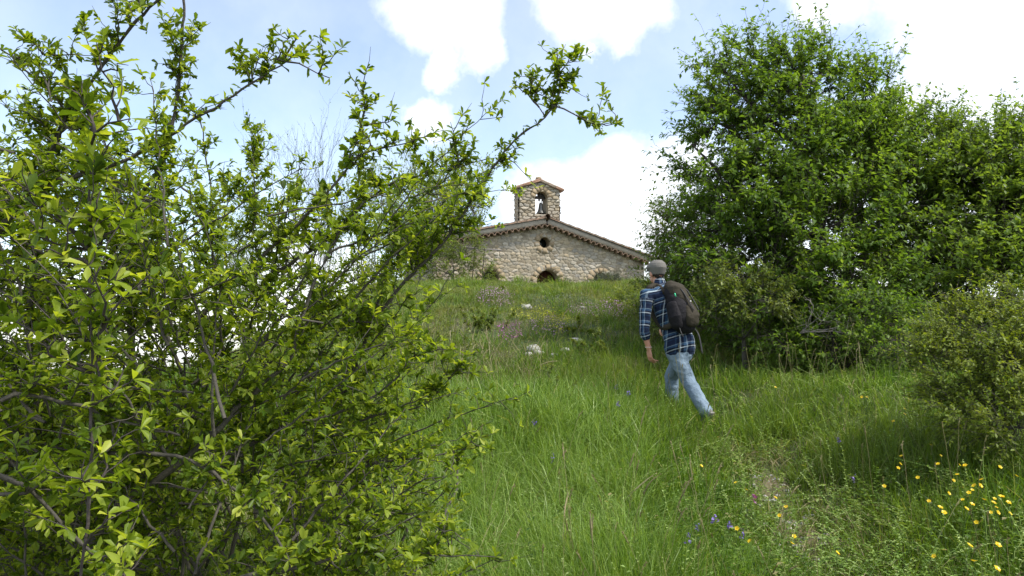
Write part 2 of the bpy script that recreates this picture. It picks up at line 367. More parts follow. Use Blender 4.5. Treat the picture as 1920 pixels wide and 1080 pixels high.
def bare(x, y): return np.exp(-((x - .45) / 1.9) ** 2 - ((y - 12.2) / 2.6) ** 2)
def thin_path(xy, keep=.22):
    xy = xy[rng.uniform(0, 1, len(xy)) > .8 * bare(xy[:, 0], xy[:, 1])]
    pd = pathd(xy[:, 0], xy[:, 1]); k = (pd > .09 + .07 * np.sin(xy[:, 1] * 6)) | (xy[:, 1] > 6) | (xy[:, 1] > 9) | (rng.uniform(0, 1, len(xy)) < keep); return xy[k]
def gheight(xy):
    x, y = xy.T; pd = pathd(x, y); n = .5 + .5 * wob(x, y, 1.7, 16, 8) * 1.6
    h = .2 + .2 * np.clip(n, 0, 1) + .22 * np.clip(wob(x, y, 2.6, 5, 9) * 2.2, 0, 1)
    h = h * lerp(.42, 1, sstep(.12, .75, pd)) * np.where((x > 2.2), .8, 1)
    h = np.where(y > 9, .13 + .12 * np.clip(n, 0, 1), h) * (1 - .45 * bare(x, y)); return h
xy = thin_path(wedge(21000, 1.7, 12, -.95, 1.0)); xy = xy[(np.hypot(xy[:, 0], xy[:, 1]) > 1.6)]
mb = grass('g', xy, gheight(xy), np.clip(.0011 * xy[:, 1] ** .7, .0012, .005) * rng.uniform(.7, 1.4, len(xy)), None)
o = mb.build('meadow_grass', M['grass']); props(o, 'tall green meadow grass covering the slope around the trail', 'grass', kind='stuff')
xy = wedge(2600, 3.0, 8.2, -.2, .2); xy = xy[(xy[:, 0] < 1.25) & (wob(xy[:, 0], xy[:, 1], 2.2, 24, 8) > -.25)]
mb = grass('g', xy, np.full(len(xy), .5), np.full(len(xy), .0026), None, bend=.95, tuft=12, tr=.07, lean=(-.35, -.2, 0))
o = mb.build('lush_grass', M['lush']); props(o, 'bright arching grass on the bank left of the trail', 'grass', kind='stuff')
xy = np.vstack([np.stack([rng.normal(1.7, .3, 200), rng.normal(7.6, .4, 200)], -1), np.stack([rng.normal(2.5, .3, 130), rng.normal(6.8, .2, 130)], -1), np.stack([rng.normal(1.3, .5, 420), rng.normal(9.6, .8, 420)], -1)])
mb = grass('g', xy, np.full(len(xy), .36), np.full(len(xy), .003), None, bend=.5, tuft=9, tr=.07)
o = mb.build('tall_grass', M['grass']); props(o, 'taller darker grass the walker is wading through', 'grass', kind='stuff')
xy = wedge(15000, 9.5, 24.5, -.42, .42, 1.2); xy = xy[(xy[:, 0] > -9) & (rng.uniform(0, 1, len(xy)) > .8 * bare(xy[:, 0], xy[:, 1]))]
mb = grass('g', xy, (1 - .6 * bare(xy[:, 0], xy[:, 1])) * (.1 + .16 * np.clip(.5 + wob(xy[:, 0], xy[:, 1], 1.2, 16, 8), 0, 1)), np.full(len(xy), .0055), None, K=5, tuft=10, tr=.09, bend=.8)
o = mb.build('hillside_grass', M['hill_grass']); props(o, 'mixed green and tawny grass on the rise below the chapel', 'grass', kind='stuff')
cl = wedge(90, 9.5, 21, -.25, .3, 1.2); xy = np.repeat(cl, 9, 0) + rng.normal(0, .13, (810, 2))
mb = grass('g', xy, np.repeat(rng.uniform(.22, .42, 90), 9), np.full(810, .006), None, bend=.6, tuft=9, tr=.05)
o = mb.build('grass_tussocks', M['grass']); props(o, 'taller green tussocks dotted over the slope below the chapel', 'grass', kind='stuff')
xy = wedge(3600, 2.6, 14, -.25, .95)
mb = grass('g', xy, np.full(len(xy), .2), np.clip(.0011 * xy[:, 1] ** .7, .0012, .005), None, bend=1.5, tuft=4, tr=.09)
o = mb.build('straw_thatch', M['dry']); props(o, 'dead straw lying low between the green blades', 'grass', kind='stuff')
# seed-headed stalks
def stalks(name, xy, h, label, headl=.06, hr=.0032, rs=(.0, .7), lean=.18):
    N = len(xy); base = np.stack([xy[:, 0], xy[:, 1], g(xy[:, 0], xy[:, 1])], -1)
    C = curves(base, np.array([0, 0, 1.]) + rng.normal(0, lean, (N, 3)) * [1, 1, .1], h, 8, .14, .004)
    r = rng.uniform(*rs, N); mb = MB(); tubes(mb, C, (.0007 + .00012 * xy[:, 1:2]), 3, rnd=r)
    tip = C[:, -1]; d = nrm(C[:, -1] - C[:, -2]); tt = np.linspace(0, 1, 6)[None, :, None]; hl = headl * rng.uniform(.6, 1.4, N)[:, None, None]
    H = tip[:, None] + d[:, None] * hl * tt + np.array([.25, 0, -.3]) * hl * tt ** 2 * rng.uniform(0, 1, (N, 1, 1))
    tubes(mb, H, hr * rng.uniform(.6, 1.2, (N, 1)) * np.array([[.3, .9, 1, .8, .5, .08]]), 4, rnd=r)
    # spikelets
    ps, ts, _ = pick(H, 14, 0, 1); leaves(mb, ps, nrm(ts + rvec(len(ps)) * .6), rvec(len(ps)), np.full(len(ps), .013), np.repeat(r, 14))
    o = mb.build(name, M['dry']); props(o, label, 'grass', kind='stuff')
xy = np.vstack([wedge(150, 2.8, 9.5, -.1, .85), wedge(70, 7, 9.6, .2, .62)]); xy = xy[pathd(xy[:, 0], xy[:, 1]) > .2]
stalks('seeding_grass', xy, rng.uniform(.38, .62, len(xy)), 'straw coloured grass stalks with seed heads standing in the green meadow')
xy = np.stack([rng.normal(-.45, .45, 75), rng.normal(8.3, .5, 75)], -1)
stalks('dry_plume_grass', xy, rng.uniform(.5, .85, len(xy)), 'dry pale feathery grass between the thorn shrub and the flowery hillside', .16, .0045, (.3, .9), .3)
xy = wedge(700, 1.7, 5.0, -.95, -.08); N = len(xy)
mb = grass('g', xy, np.full(N, .6), np.full(N, .0022), None, bend=.9, tuft=6, tr=.08)
o = mb.build('dead_grass', M['dry']); props(o, 'brown dead grass stems tangled under the thorn shrub', 'grass', kind='stuff')
xy = np.stack([rng.uniform(.2, 1.3, 16), rng.uniform(3.1, 4.6, 16)], -1)
stalks('spike_grass', xy, rng.uniform(.45, .62, len(xy)), 'tall straw coloured grass spikes in the near grass left of the trail', .13, .004, (.4, .9), .08)
# vetch and herbs
def herbs(name, xy, mat, label, L=.3, leaflets=18, size=.022, up=.9):
    N = len(xy); base = np.stack([xy[:, 0], xy[:, 1], g(xy[:, 0], xy[:, 1]) + .02], -1)
    C = curves(base, np.array([0, 0, up]) + rng.normal(0, .55, (N, 3)) * [1, 1, .2], L * rng.uniform(.6, 1.3, N), 8, .3, .015, -.25)
    mb = MB(); r = rng.uniform(0, 1, N); tubes(mb, C, .0015, 3, rnd=r)
    k = np.linspace(.25, 1, leaflets)
    for j, tt in enumerate(k):
        f = tt * 7; i0 = min(int(f), 6); p = C[:, i0] + (C[:, i0 + 1] - C[:, i0]) * (f - i0); tn = nrm(C[:, i0 + 1] - C[:, i0])
        sd_ = nrm(np.cross(tn, [0, 0, 1.])) * (1 if j % 2 else -1)
        leaves(mb, p, nrm(sd_ + tn * .45), np.array([0, 0, 1.]) + rvec(N) * .3, size * rng.uniform(.7, 1.2, N), np.clip(r + rng.normal(0, .1, N), 0, 1))
    o = mb.build(name, mat); props(o, label, 'plant', kind='stuff')
xy = np.vstack([wedge(1500, 3.0, 9, -.2, .2), wedge(2600, 2.4, 9, .2, .95)]); xy = thin_path(xy, .2)
herbs('vetch_leaves', xy, M['lush'], 'pinnate vetch leaves mixed low into the grass', .3, 18)
xy = wedge(2600, 2.6, 9.5, -.25, .95); xy = xy[(pathd(xy[:, 0], xy[:, 1]) > .28) | (xy[:, 1] > 6)]
herbs('meadow_herbs', xy, M['grass'], 'leafy green herbs filling the grass between the taller blades', .26, 12, .034, .8)
xy = wedge(1500, 9, 21, -.2, .35, 1.2)
herbs('hillside_herbs', xy, M['small_leaf'], 'low leafy herbs dotted over the chapel hillside', .28, 14, .04)
xy = np.stack([np.interp(yy := rng.uniform(2.5, 9, 900), TRY, TRX) + rng.normal(0, .3, 900), yy], -1)
herbs('trailside_clover', xy, M['grass'], 'tiny low clover leaves creeping over the trail edges', .1, 8, .018, .5)
# pebbles in trail
N = 170; yy = rng.uniform(3.2, 5.8, N); p = np.stack([np.interp(yy, TRY, TRX) + rng.normal(0, .16, N), yy], -1)
mb = MB()
for (x0, y0) in p:
    s = rng.uniform(.006, .022); Vb, Fb = ball((x0, y0, float(g(x0, y0)) + .012), s * np.array([1.3, 1, .6]), n=8); Vb = Vb + rng.normal(0, s * .12, Vb.shape); mb.add(Vb, Fb)
o = mb.build('gravel', M['white_stone']); props(o, 'pale limestone gravel in the bare trail', 'gravel', kind='stuff')

# ------------------------------------------------------------- woody plants
def stem_tube(mb, pts3, r0, r1, sides=7):
    C = pts3[None]; K = len(pts3); R = np.linspace(r0, r1, K)[None] * (1 + .12 * np.sin(np.arange(K) * 1.3))[None]
    tubes(mb, C, R, sides, rnd=.5)
def thorn_growth(bk, lf, mains, l1=.2, sp=.05, lsize=.026, fill=None, rk=5, dens=1.0, upb=.35):
    ST = []; TN = []
    for pts, r0, r1, bare in mains:
        C = resample(pts, .03); C = C + np.cumsum(rng.normal(0, .0012, C.shape), 0) + rng.normal(0, .002, C.shape)
        stem_tube(bk, C, r0, r1); L = len(C); tn = nrm(np.gradient(C, axis=0))
        n = max(2, int(L * .03 / sp)); idx = rng.uniform(bare * L, L - 1, n).astype(int); ST.append(C[idx]); TN.append(tn[idx])
        # thorns
        it = rng.integers(0, L, max(3, L // 3)); th = curves(C[it], off_dirs(tn[it], .8), rng.uniform(.012, .035, len(it)), 2, 0, 0)
        tubes(bk, th, np.array([[.0016, .0002]]), 3, rnd=.5)
        if r1 < .004:      # leafy tip
            tip = np.repeat(C[int(L * .55):], 1, 0); ST_t = tip; rosettes(lf, ST_t, nrm(np.gradient(tip, axis=0)), lsize, rk)
    S = np.vstack(ST); T = np.vstack(TN)
    L1 = rng.uniform(.35, 1.25, len(S)) * l1; D1 = off_dirs(T, .62, upb)
    if fill is not None:
        S = np.vstack([S, fill[0]]); D1 = np.vstack([D1, fill[1]]); L1 = np.r_[L1, fill[2]]
    C1 = curves(S, D1, L1, 7, .18, .03, .1)
    tubes(bk, C1, np.array([[.0034, .0028, .0024, .002, .0017, .0013, .0009]]), 4, rnd=.5)
    s2, t2, _ = pick(C1, 3, .15, .95); C2 = curves(s2, off_dirs(t2, .65, upb), rng.uniform(.03, .11, len(s2)), 5, .2, .03)
    tubes(bk, C2, np.array([[.0019, .0016, .0013, .001, .0006]]), 3, rnd=.5)
    s, tn, _ = pick(C1, max(1, int(6 * dens)), .05, 1); rosettes(lf, s, tn, lsize, rk)
    s, tn, _ = pick(C2, max(1, int(3 * dens)), .3, 1); rosettes(lf, s, tn, lsize, rk)
def rosettes(lf, s, tn, size, k):
    N = len(s); ax = nrm(tn * .5 + rvec(N) * .8 + np.array([0, 0, .5]))
    p = np.repeat(s, k, 0); a = np.repeat(ax, k, 0); r = rvec(N * k)
    d = nrm(a * .55 + nrm(r - (r * a).sum(-1, keepdims=True) * a) * .85)
    nn = nrm(a * .8 + np.array([0, 0, .7]) + rvec(N * k) * .35)
    rr = np.clip(np.repeat(rng.beta(2, 2, N), k) * .8 + rng.normal(.1, .12, N * k), 0, 1)
    leaves(lf, p, d, nn, size * rng.uniform(.45, 1.25, N * k), rr, LEAF7, LEAF7F, rng.uniform(.7, 1.1, N * k))
def shoots(bk, lf, s, d, L, size):
    C = curves(s, d, L, 14, .09, .006, -.05); tubes(bk, C, np.linspace(.0042, .001, 14)[None] * rng.uniform(.6, 1.3, (len(s), 1)), 5, rnd=.5)
    s1, t1, tt = pick(C, 10, .12, .97); s2 = curves(s1, off_dirs(t1, .6, .25), rng.uniform(.025, .11, len(s1)), 5, .2, .03); tubes(bk, s2, np.array([[.0017, .0015, .0012, .0009, .0003]]), 3, rnd=.5)
    for CC, m_, lo in ((C, 13, .1), (s2, 2, .3)):
        a, b, _ = pick(CC, m_, lo, 1); rosettes(lf, a, b, size, 5)
def inpoly(px, py, poly):
    x, y = px, py; c = np.zeros(len(x), bool); n = len(poly)
    for i in range(n):
        x1, y1 = poly[i]; x2, y2 = poly[i - 1]
        cond = ((y1 > y) != (y2 > y)) & (x < (x2 - x1) * (y - y1) / (y2 - y1 + 1e-9) + x1); c ^= cond
    return c
def PP(pts, D0, D1=None):
    D1 = D0 if D1 is None else D1; n = len(pts)
    return np.array([P(x, y, lerp(D0, D1, i / max(1, n - 1))) for i, (x, y) in enumerate(pts)])

base = np.array([-1.15, 2.5, float(g(-1.15, 2.5))])
shr = empty('thorn_shrub', base, 'large dark branched thorny shrub with fresh yellow green leaf tufts filling the left foreground', 'shrub')
mains = []
def mn(pts, D0, D1, r0, r1, bare=0.0): mains.append((PP(pts, D0, D1), r0, r1, bare))
mn([(235, 1300), (260, 1000), (262, 830), (245, 640), (240, 480), (245, 400), (285, 335), (310, 275), (325, 200), (332, 115), (340, 50), (335, -40)], 2.5, 2.2, .016, .004, .1)
mn([(60, 1250), (75, 900), (60, 600), (85, 380), (120, 250), (180, 165), (220, 110), (275, 45), (340, -10)], 2.4, 2.1, .014, .004, .1)
mn([(-60, 520), (20, 400), (70, 345), (130, 328), (200, 305), (265, 272), (330, 235), (400, 195), (470, 148), (520, 115), (555, 60)], 2.0, 2.0, .009, .002)
mn([(520, 112), (560, 120), (620, 147)], 2.0, 2.0, .003, .0015)
mn([(400, 700), (400, 560), (397, 400), (395, 330), (385, 270), (378, 215)], 2.7, 2.6, .006, .002)
mn([(100, 1150), (225, 940), (300, 895), (400, 810), (430, 780), (500, 715), (545, 675), (565, 615), (590, 540), (625, 470), (655, 410), (690, 380)], 1.9, 2.0, .013, .003)
mn([(560, 1200), (610, 900), (640, 760), (670, 680), (700, 600), (740, 545), (790, 490), (830, 450), (880, 380), (930, 310), (975, 250), (1015, 222), (1040, 195), (1058, 165), (1053, 85)], 2.5, 2.3, .013, .0018, .1)
mn([(1035, 196), (1080, 215), (1128, 250)], 2.3, 2.3, .003, .001)
mn([(1020, 215), (1000, 190), (985, 165)], 2.3, 2.3, .002, .001)
mn([(330, 640), (420, 545), (500, 470), (550, 420), (600, 370), (660, 300), (672, 270), (680, 185)], 2.1, 2.1, .008, .0018)
mn([(655, 300), (700, 278), (760, 268), (835, 240)], 2.1, 2.1, .003, .001)
mn([(400, 640), (500, 530), (570, 480), (640, 430), (700, 370), (750, 340), (830, 322), (912, 298)], 2.3, 2.25, .008, .0015)
mn([(-40, 60), (0, 95), (50, 140), (100, 180), (122, 215), (115, 250), (80, 310), (20, 420)][::-1], 2.3, 2.0, .007, .002)
mn([(95, 190), (75, 120), (88, 88)], 2.0, 2.0, .003, .001)
mn([(380, 900), (520, 800), (620, 775), (700, 738), (745, 700), (780, 655)], 2.1, 2.1, .008, .002)
mn([(560, 900), (690, 800), (790, 760), (850, 700)], 2.6, 2.5, .006, .001)
mn([(600, 905), (720, 868), (800, 862), (850, 848), (890, 845)], 2.2, 2.2, .007, .001)
mn([(430, 1090), (590, 1060), (700, 1037), (800, 1040), (930, 1047)], 1.7, 1.7, .006, .0012)
mn([(-30, 880), (50, 915), (100, 955), (150, 1010), (200, 1050)], 1.3, 1.4, .005, .003)
mn([(-20, 928), (45, 925), (90, 895)], 1.3, 1.3, .004, .002)
mn([(150, 850), (330, 860), (430, 920), (480, 960), (530, 1030), (560, 1100)], 1.8, 1.7, .006, .003)
mn([(420, 1100), (470, 900), (560, 740), (640, 620), (690, 560), (760, 470), (800, 400)], 2.9, 2.8, .009, .002, .2)
mn([(0, 750), (60, 740), (150, 765), (260, 800), (340, 820)], 1.7, 1.8, .006, .003)
mn([(560, 570), (640, 600), (720, 610), (790, 640), (830, 660)], 2.4, 2.3, .005, .001)
mn([(420, 380), (470, 330), (480, 240)], 2.9, 2.9, .004, .001)
mn([(300, 1200), (340, 950), (440, 800), (480, 640), (470, 500), (475, 380), (465, 260)], 3.0, 2.8, .01, .0015, .2)
mn([(660, 1200), (690, 950), (660, 830), (630, 780)], 2.4, 2.3, .008, .004, .2)
mn([(245, 500), (190, 400), (160, 300), (165, 220)], 2.5, 2.2, .006, .002)
mn([(640, 430), (720, 430), (800, 360), (860, 330)], 2.6, 2.5, .004, .001)
dense = [(-120, 180), (60, 215), (190, 260), (330, 330), (420, 400), (500, 400), (600, 350), (700, 300), (800, 300), (880, 340), (850, 430), (780, 490), (735, 550), (720, 640), (740, 700), (790, 770), (790, 850), (760, 910), (770, 1000), (800, 1120), (-120, 1150)]
N = 1350; fx = rng.uniform(-150, 900, N); fy = rng.uniform(180, 1140, N); k = inpoly(fx, fy, dense)
keepp = np.interp(fy, [180, 300, 450, 600, 1100], [.07, .19, .42, .62, .55]) * np.interp(fx, [0, 260, 450, 880], [2.2, 1.5, .85, .6]) * np.where(fy > 600, 1.15, 1)
k &= rng.uniform(0, 1, N) < keepp; fx = fx[k]; fy = fy[k]
fs = np.array([P(a, b, d) for a, b, d in zip(fx, fy, rng.uniform(1.75, 3.4, len(fx)))])
fd = nrm(np.stack([(fx - 330) / 520 + rng.normal(0, .35, len(fs)), rng.normal(-.15, .3, len(fs)), rng.uniform(.05, 1.0, len(fs))], -1))
bk, lf = MB(), MB()
thorn_growth(bk, lf, mains, .1, .048, .029, None, 5)
shoots(bk, lf, fs - fd * .2, fd, rng.uniform(.3, .62, len(fs)), .028)
# bigger bare stems for depth, from the base upward
S = base + np.stack([rng.uniform(-.9, .6, 22), rng.uniform(-.6, .9, 22), np.full(22, -.02)], -1)
C = curves(S, np.stack([rng.normal(0.05, .4, 22), rng.normal(0, .2, 22), np.ones(22)], -1), rng.uniform(.9, 1.5, 22), 12, .15, .015)
tubes(bk, C, np.linspace(.013, .004, 12)[None], 6, rnd=.5)
bk.build('branches', M['bark'], shr, smooth=True); lf.build('foliage', M['shrub_leaf'], shr)

b2 = np.array([-.85, 1.25, float(g(-.85, 1.25))])
sp = empty('plum_sapling', b2, 'nearest sapling at far left with larger glossy leaves on an upright dark stem', 'shrub')
bk, lf = MB(), MB()
thorn_growth(bk, lf, [(PP([(90, 1700), (150, 1100), (172, 800), (170, 640), (168, 420), (172, 250), (150, 185)], 1.2), .003, .0022, .2),
                      (PP([(170, 280), (200, 240), (250, 225)], 1.2, 1.1), .0025, .001, 0), (PP([(170, 470), (100, 400), (20, 330)], 1.2, 1.15), .003, .001, 0),
                      (PP([(172, 640), (230, 560), (300, 500)], 1.2), .003, .001, 0), (PP([(172, 700), (90, 640), (0, 600)], 1.2), .003, .001, 0)], .1, .07, .034, None, 5, .5)
bk.build('stems', M['bark_dark'], sp, smooth=True); lf.build('foliage', M['shrub_leaf'], sp)

# young shoots on slope beside the shrub
def small_shrub(px, py, D, wpx, hpx, n, label, mat, lsize, bark=None, name='young_shrub', grp=None, up=1.0, l=.5, lv=6, org=None):
    c = P(px, py, D); gb = np.array([c[0], c[1], float(g(c[0], c[1]))])
    r = empty(name, gb, label, 'shrub', grp); bk, lf = MB(), MB(); sx = wpx / F * D; hh = max(.2, c[2] + hpx / F * D - gb[2])
    S = gb + np.stack([rng.normal(0, sx * .25, n), rng.normal(0, sx * .25, n), np.full(n, -.01)], -1)
    d = np.stack([rng.normal(0, .35, n) * sx / hh * 2, rng.normal(0, .35, n) * sx / hh * 2, np.full(n, 1.)], -1)
    C = curves(S, d, hh * rng.uniform(.45, 1.0, n) / np.linalg.norm(d, axis=1) * 1.1, 10, .12, .015)
    tubes(bk, C, np.linspace(.0035, .001, 10)[None] * (1 + D * .04), 5, rnd=.5)
    s2, t2, tt = pick(C, 9, .2, .98); C2 = curves(s2, off_dirs(t2, .55, .5), rng.uniform(.15, .45, len(s2)) * l * hh * .6, 6, .2, .03)
    tubes(bk, C2, np.array([[.002, .0018, .0015, .0012, .001, .0006]]) * (1 + D * .04), 3, rnd=.5)
    for CC, m_ in ((C2, lv), (C, 8)):
        s, tn, _ = pick(CC, m_, .2, 1); rosettes(lf, s, tn, lsize, 4)
    props(bk.build('stems', bark or M['bark'], r, smooth=True), kind='stuff'); lf.build('foliage', mat, r)
small_shrub(790, 640, 6.2, 130, 60, 12, 'sparse yellow green young shrub on the slope just right of the thorn shrub', M['shrub_leaf'], .035)
small_shrub(845, 560, 8.5, 60, 60, 5, 'thin pale shoots standing against the tawny hillside', M['small_leaf'], .04)
small_shrub(1015, 690, 7.3, 50, 25, 7, 'low leafy shoots on top of the grassy bank below the white stones', M['small_leaf'], .03)
small_shrub(720, 660, 5.0, 120, 90, 12, 'tangled young shrub half hidden behind the right edge of the thorn shrub', M['shrub_leaf'], .034)

small_shrub(900, 575, 12.5, 60, 22, 9, 'low dull green weed clump left of the highest mauve thyme cushion', M['small_leaf'], .05)
small_shrub(1120, 640, 10.5, 60, 30, 9, 'leafy green weed clump right of the smooth rounded rock', M['small_leaf'], .045)
small_shrub(960, 535, 17.5, 70, 16, 9, 'low weed clump near the hill crest under the left chapel window', M['small_leaf'], .06)
small_shrub(1075, 612, 12.2, 50, 18, 7, 'small green sprigs between dead brush and rounded rock', M['gold_leaf'], .045)
# ------------------------------------------------------------- trees
def lobe_tree(name, base, trunk_pts, lobes, ncl, leafn, lsize, mat, bark, label, cat='tree', grp=None, tw=.45, wind=(-.25, 0, .25), r0=.12, kt=4, parts=('trunk', 'crown'), wid=1.0, shell=.5, tpl=0, sprd=.55):
    r = empty(name, base, label, cat, grp); bk, lf = MB(), MB()
    tp = resample(np.array([base] + [np.array(p) for p in trunk_pts]), .15); K = len(tp)
    stem_tube(bk, tp, r0, r0 * .25, 9)
    L = np.array([l[:3] for l in lobes]); R = np.array([[l[3], l[5], l[4]] for l in lobes]); vol = R.prod(1) ** .75; pr = vol / vol.sum()
    limbpts = [tp[K // 3:]]
    for l in L:
        # limb leaves the trunk below the lobe
        dz = tp[:, 2] - (l[2] - .45 * np.linalg.norm(tp[:, :2] - l[:2], axis=1) - .3); j = int(np.clip(np.argmin(np.abs(dz)), K // 8, K - 2)); s = tp[j]
        mid = s * .5 + l * .5 + np.array([0, 0, -.1]) * np.linalg.norm(l - s) + rng.normal(0, .12, 3)
        c = resample([s, mid, l], .15); c = c + rng.normal(0, .015, c.shape); stem_tube(bk, c, r0 * .42, r0 * .1, 6); limbpts.append(c[len(c) // 4:])
    LP = np.vstack(limbpts)
    li = rng.choice(len(L), ncl, p=pr); d = rvec(ncl); rad = rng.uniform(0, 1, ncl) ** (1 / 3.0); rad = lerp(rad, .95, shell * rng.uniform(0, 1, ncl))
    E = L[li] + d * R[li] * rad[:, None]
    keep = E[:, 2] > g(E[:, 0], E[:, 1]) + .1; E = E[keep]; d = d[keep]; li = li[keep]; n = len(E)
    # nearest limb point slightly below
    near = np.empty((n, 3))
    for a in range(0, n, 400):
        q_ = E[a:a + 400, None] - LP[None]; dd = (q_ ** 2).sum(-1) + .6 * np.maximum(0, -q_[..., 2]) ** 2; near[a:a + 400] = LP[dd.argmin(1)]
    tt = np.linspace(0, 1, 6)[None, :, None]; sag = np.array([0, 0, -.12])
    C = near[:, None] * (1 - tt) + E[:, None] * tt + sag * np.sin(tt * math.pi) * np.linalg.norm(E - near, axis=1)[:, None, None] + rng.normal(0, .02, (n, 6, 3)) * np.sin(tt * math.pi)
    tubes(bk, C, r0 * np.array([[.09, .075, .06, .045, .035, .02]]), 4, rnd=.5)
    od = nrm(nrm(E - near) * .5 + d * .6 + np.array(wind) + np.array([0, 0, .1]))
    s = np.repeat(E - (E - near) * .15, kt, 0); dd = nrm(np.repeat(od, kt, 0) + rvec(n * kt) * sprd)
    C2 = curves(s, dd, rng.uniform(.45, 1.2, n * kt) * tw, 7, .16, .02, -.06)
    tubes(bk, C2, r0 * np.array([[.03, .026, .022, .018, .014, .01, .006]]) + .001, 3, rnd=.5)
    ps, tn, t_ = pick(C2, leafn, .08, 1); m_ = len(ps)
    side = nrm(np.cross(tn, rvec(m_))); ld = nrm(tn * .55 + side * .8 + np.array([wind[0] * .4, 0, -.28])); nn = nrm(np.array([0, 0, 1.]) + rvec(m_) * .55)
    cr = np.repeat(np.repeat(np.clip(rng.beta(2, 2.2, n), 0, 1), kt), leafn)
    rr = np.clip(cr * .6 + rng.beta(2, 3, m_) * .45, 0, 1)
    T_, TF = (LEAF7, LEAF7F) if tpl else (LEAF4, LEAF4F)
    leaves(lf, ps, ld, nn, lsize * rng.uniform(.55, 1.25, m_), rr, T_, TF, wid)
    bk.build(parts[0], bark, r, smooth=True); lf.build(parts[1], mat, r); return r
def lb(px, py, D, rx, ry, rd=None):
    c = P(px, py, D); k = D / F; return (c[0], c[1], c[2], rx * k, ry * k, rd or rx * k)
def gb(px, D):
    x = (px - 960) / F * D; return np.array([x, D, float(g(x, D)) - .05])
A = [lb(1450, 158, 11.4, 70, 60, .5), (lb(1395, 113, 11.3, 30, 30, .3)), lb(1500, 153, 11.6, 75, 75, .6), lb(1560, 228, 11.8, 70, 90, .7), lb(1400, 243, 11.2, 50, 70, .5), lb(1480, 298, 11.2, 110, 100, 1.0), lb(1600, 328, 11.6, 100, 110, 1.0),
     lb(1420, 378, 10.8, 90, 80, .9), lb(1545, 428, 10.6, 120, 100, 1.1), lb(1310, 318, 11.0, 40, 22, .3), lb(1345, 348, 11.0, 45, 35, .4), lb(1350, 438, 10.9, 75, 70, .7), lb(1440, 508, 10.3, 120, 90, 1.0), lb(1350, 203, 11.1, 30, 60, .4),
     lb(1580, 548, 10.2, 130, 90, 1.0), lb(1500, 628, 10.4, 130, 70, .9)]
A += [lb(1296, 272, 11, 32, 12, .2), lb(1325, 295, 11, 35, 20, .3), lb(1350, 120, 11.2, 26, 22, .3), lb(1375, 165, 11.2, 40, 40, .4), lb(1345, 230, 11.1, 30, 40, .4), lb(1560, 110, 11.7, 30, 25, .3)]
A += [lb(1635, 185, 11.9, 45, 50, .5), lb(1680, 240, 12.0, 50, 50, .6)]
b_ = gb(1530, 11.8)
lobe_tree('leafy_tree', b_, [P(1528, 560, 11.7), P(1540, 380, 11.6), P(1520, 250, 11.5), P(1490, 130, 11.4)], A, 800, 13, .092, M['tree_leaf'], M['bark_dark'],
          'tallest wind blown green tree with peaked crown right of the walker', tw=.72, kt=7, sprd=.34, r0=.13, wind=(-.4, 0, .35))
B = [lb(1690, 280, 12.2, 60, 60, .6), lb(1650, 235, 12.3, 40, 40, .5), lb(1740, 310, 12.0, 90, 80, .9), lb(1690, 400, 11.2, 100, 100, 1.0), lb(1790, 420, 11.2, 110, 110, 1.0), lb(1720, 540, 10.6, 110, 90, .9)]
lobe_tree('leafy_tree', gb(1720, 12), [P(1722, 520, 12), P(1730, 380, 12), P(1705, 250, 12.1)], B, 370, 13, .09, M['tree_leaf_b'], M['bark_dark'],
          'middle tree of the right thicket with silvery leaves turned by wind', tw=.66, kt=7, sprd=.34, r0=.11, wind=(-.4, 0, .35))
Cc = [lb(1850, 292, 11, 70, 50, .6), lb(1872, 260, 11.2, 35, 18, .3), lb(1920, 345, 10.8, 80, 70, .7), lb(1880, 390, 10.6, 110, 100, 1.0), lb(1990, 420, 10.6, 110, 140, 1), lb(1830, 510, 10.0, 110, 90, .9), lb(1950, 540, 9.8, 120, 110, .9), lb(1800, 325, 11.1, 60, 60, .6), lb(1775, 275, 11.5, 45, 40, .5)]
lobe_tree('leafy_tree', gb(1890, 11.2), [P(1885, 520, 11.2), P(1875, 380, 11.2), P(1860, 270, 11.1)], Cc, 470, 13, .088, M['tree_leaf_b'], M['bark_dark'],
          'rounded green tree cut by the right edge of the photo', tw=.66, kt=7, sprd=.34, r0=.11, wind=(-.4, 0, .35))
S1 = [lb(1268, 440, 13, 40, 55, .6), lb(1250, 505, 12.6, 32, 50, .6), lb(1300, 490, 12.4, 60, 80, .9), lb(1305, 400, 12.6, 40, 50, .5), lb(1340, 560, 11.6, 80, 80, .9), lb(1265, 590, 11.8, 60, 60, .8), lb(1280, 385, 13, 18, 30, .3)]
lobe_tree('pale_shrub', gb(1285, 12.4), [P(1285, 560, 12.4), P(1270, 430, 12.5)], S1, 420, 14, .062, M['small_leaf'], M['bark'],
          'pale yellow green bushy shrub behind the walker and beside the chapel eave', 'shrub', tw=.55, sprd=.45, r0=.06, wind=(0, 0, .5))
S2 = [lb(1385, 520, 9.6, 60, 35, .4), lb(1420, 560, 9.4, 70, 40, .4), lb(1345, 570, 9.5, 50, 35, .4)]
lobe_tree('bright_shrub', gb(1395, 9.9), [P(1392, 600, 9.8), P(1388, 560, 9.7)], S2, 110, 13, .05, M['small_leaf'], M['bark'],
          'small bright shrub at the foot of the tallest tree, right of the backpack', 'shrub', tw=.3, r0=.04, wind=(0, 0, .2))
S3 = [lb(1600, 560, 10.2, 90, 50, .6), lb(1700, 560, 10.0, 90, 60, .6), lb(1500, 565, 10.2, 80, 50, .6), lb(1450, 630, 9.6, 90, 40, .5), lb(1570, 650, 9.2, 90, 45, .5), lb(1680, 640, 8.6, 90, 60, .6), lb(1640, 590, 9.0, 80, 50, .5)]
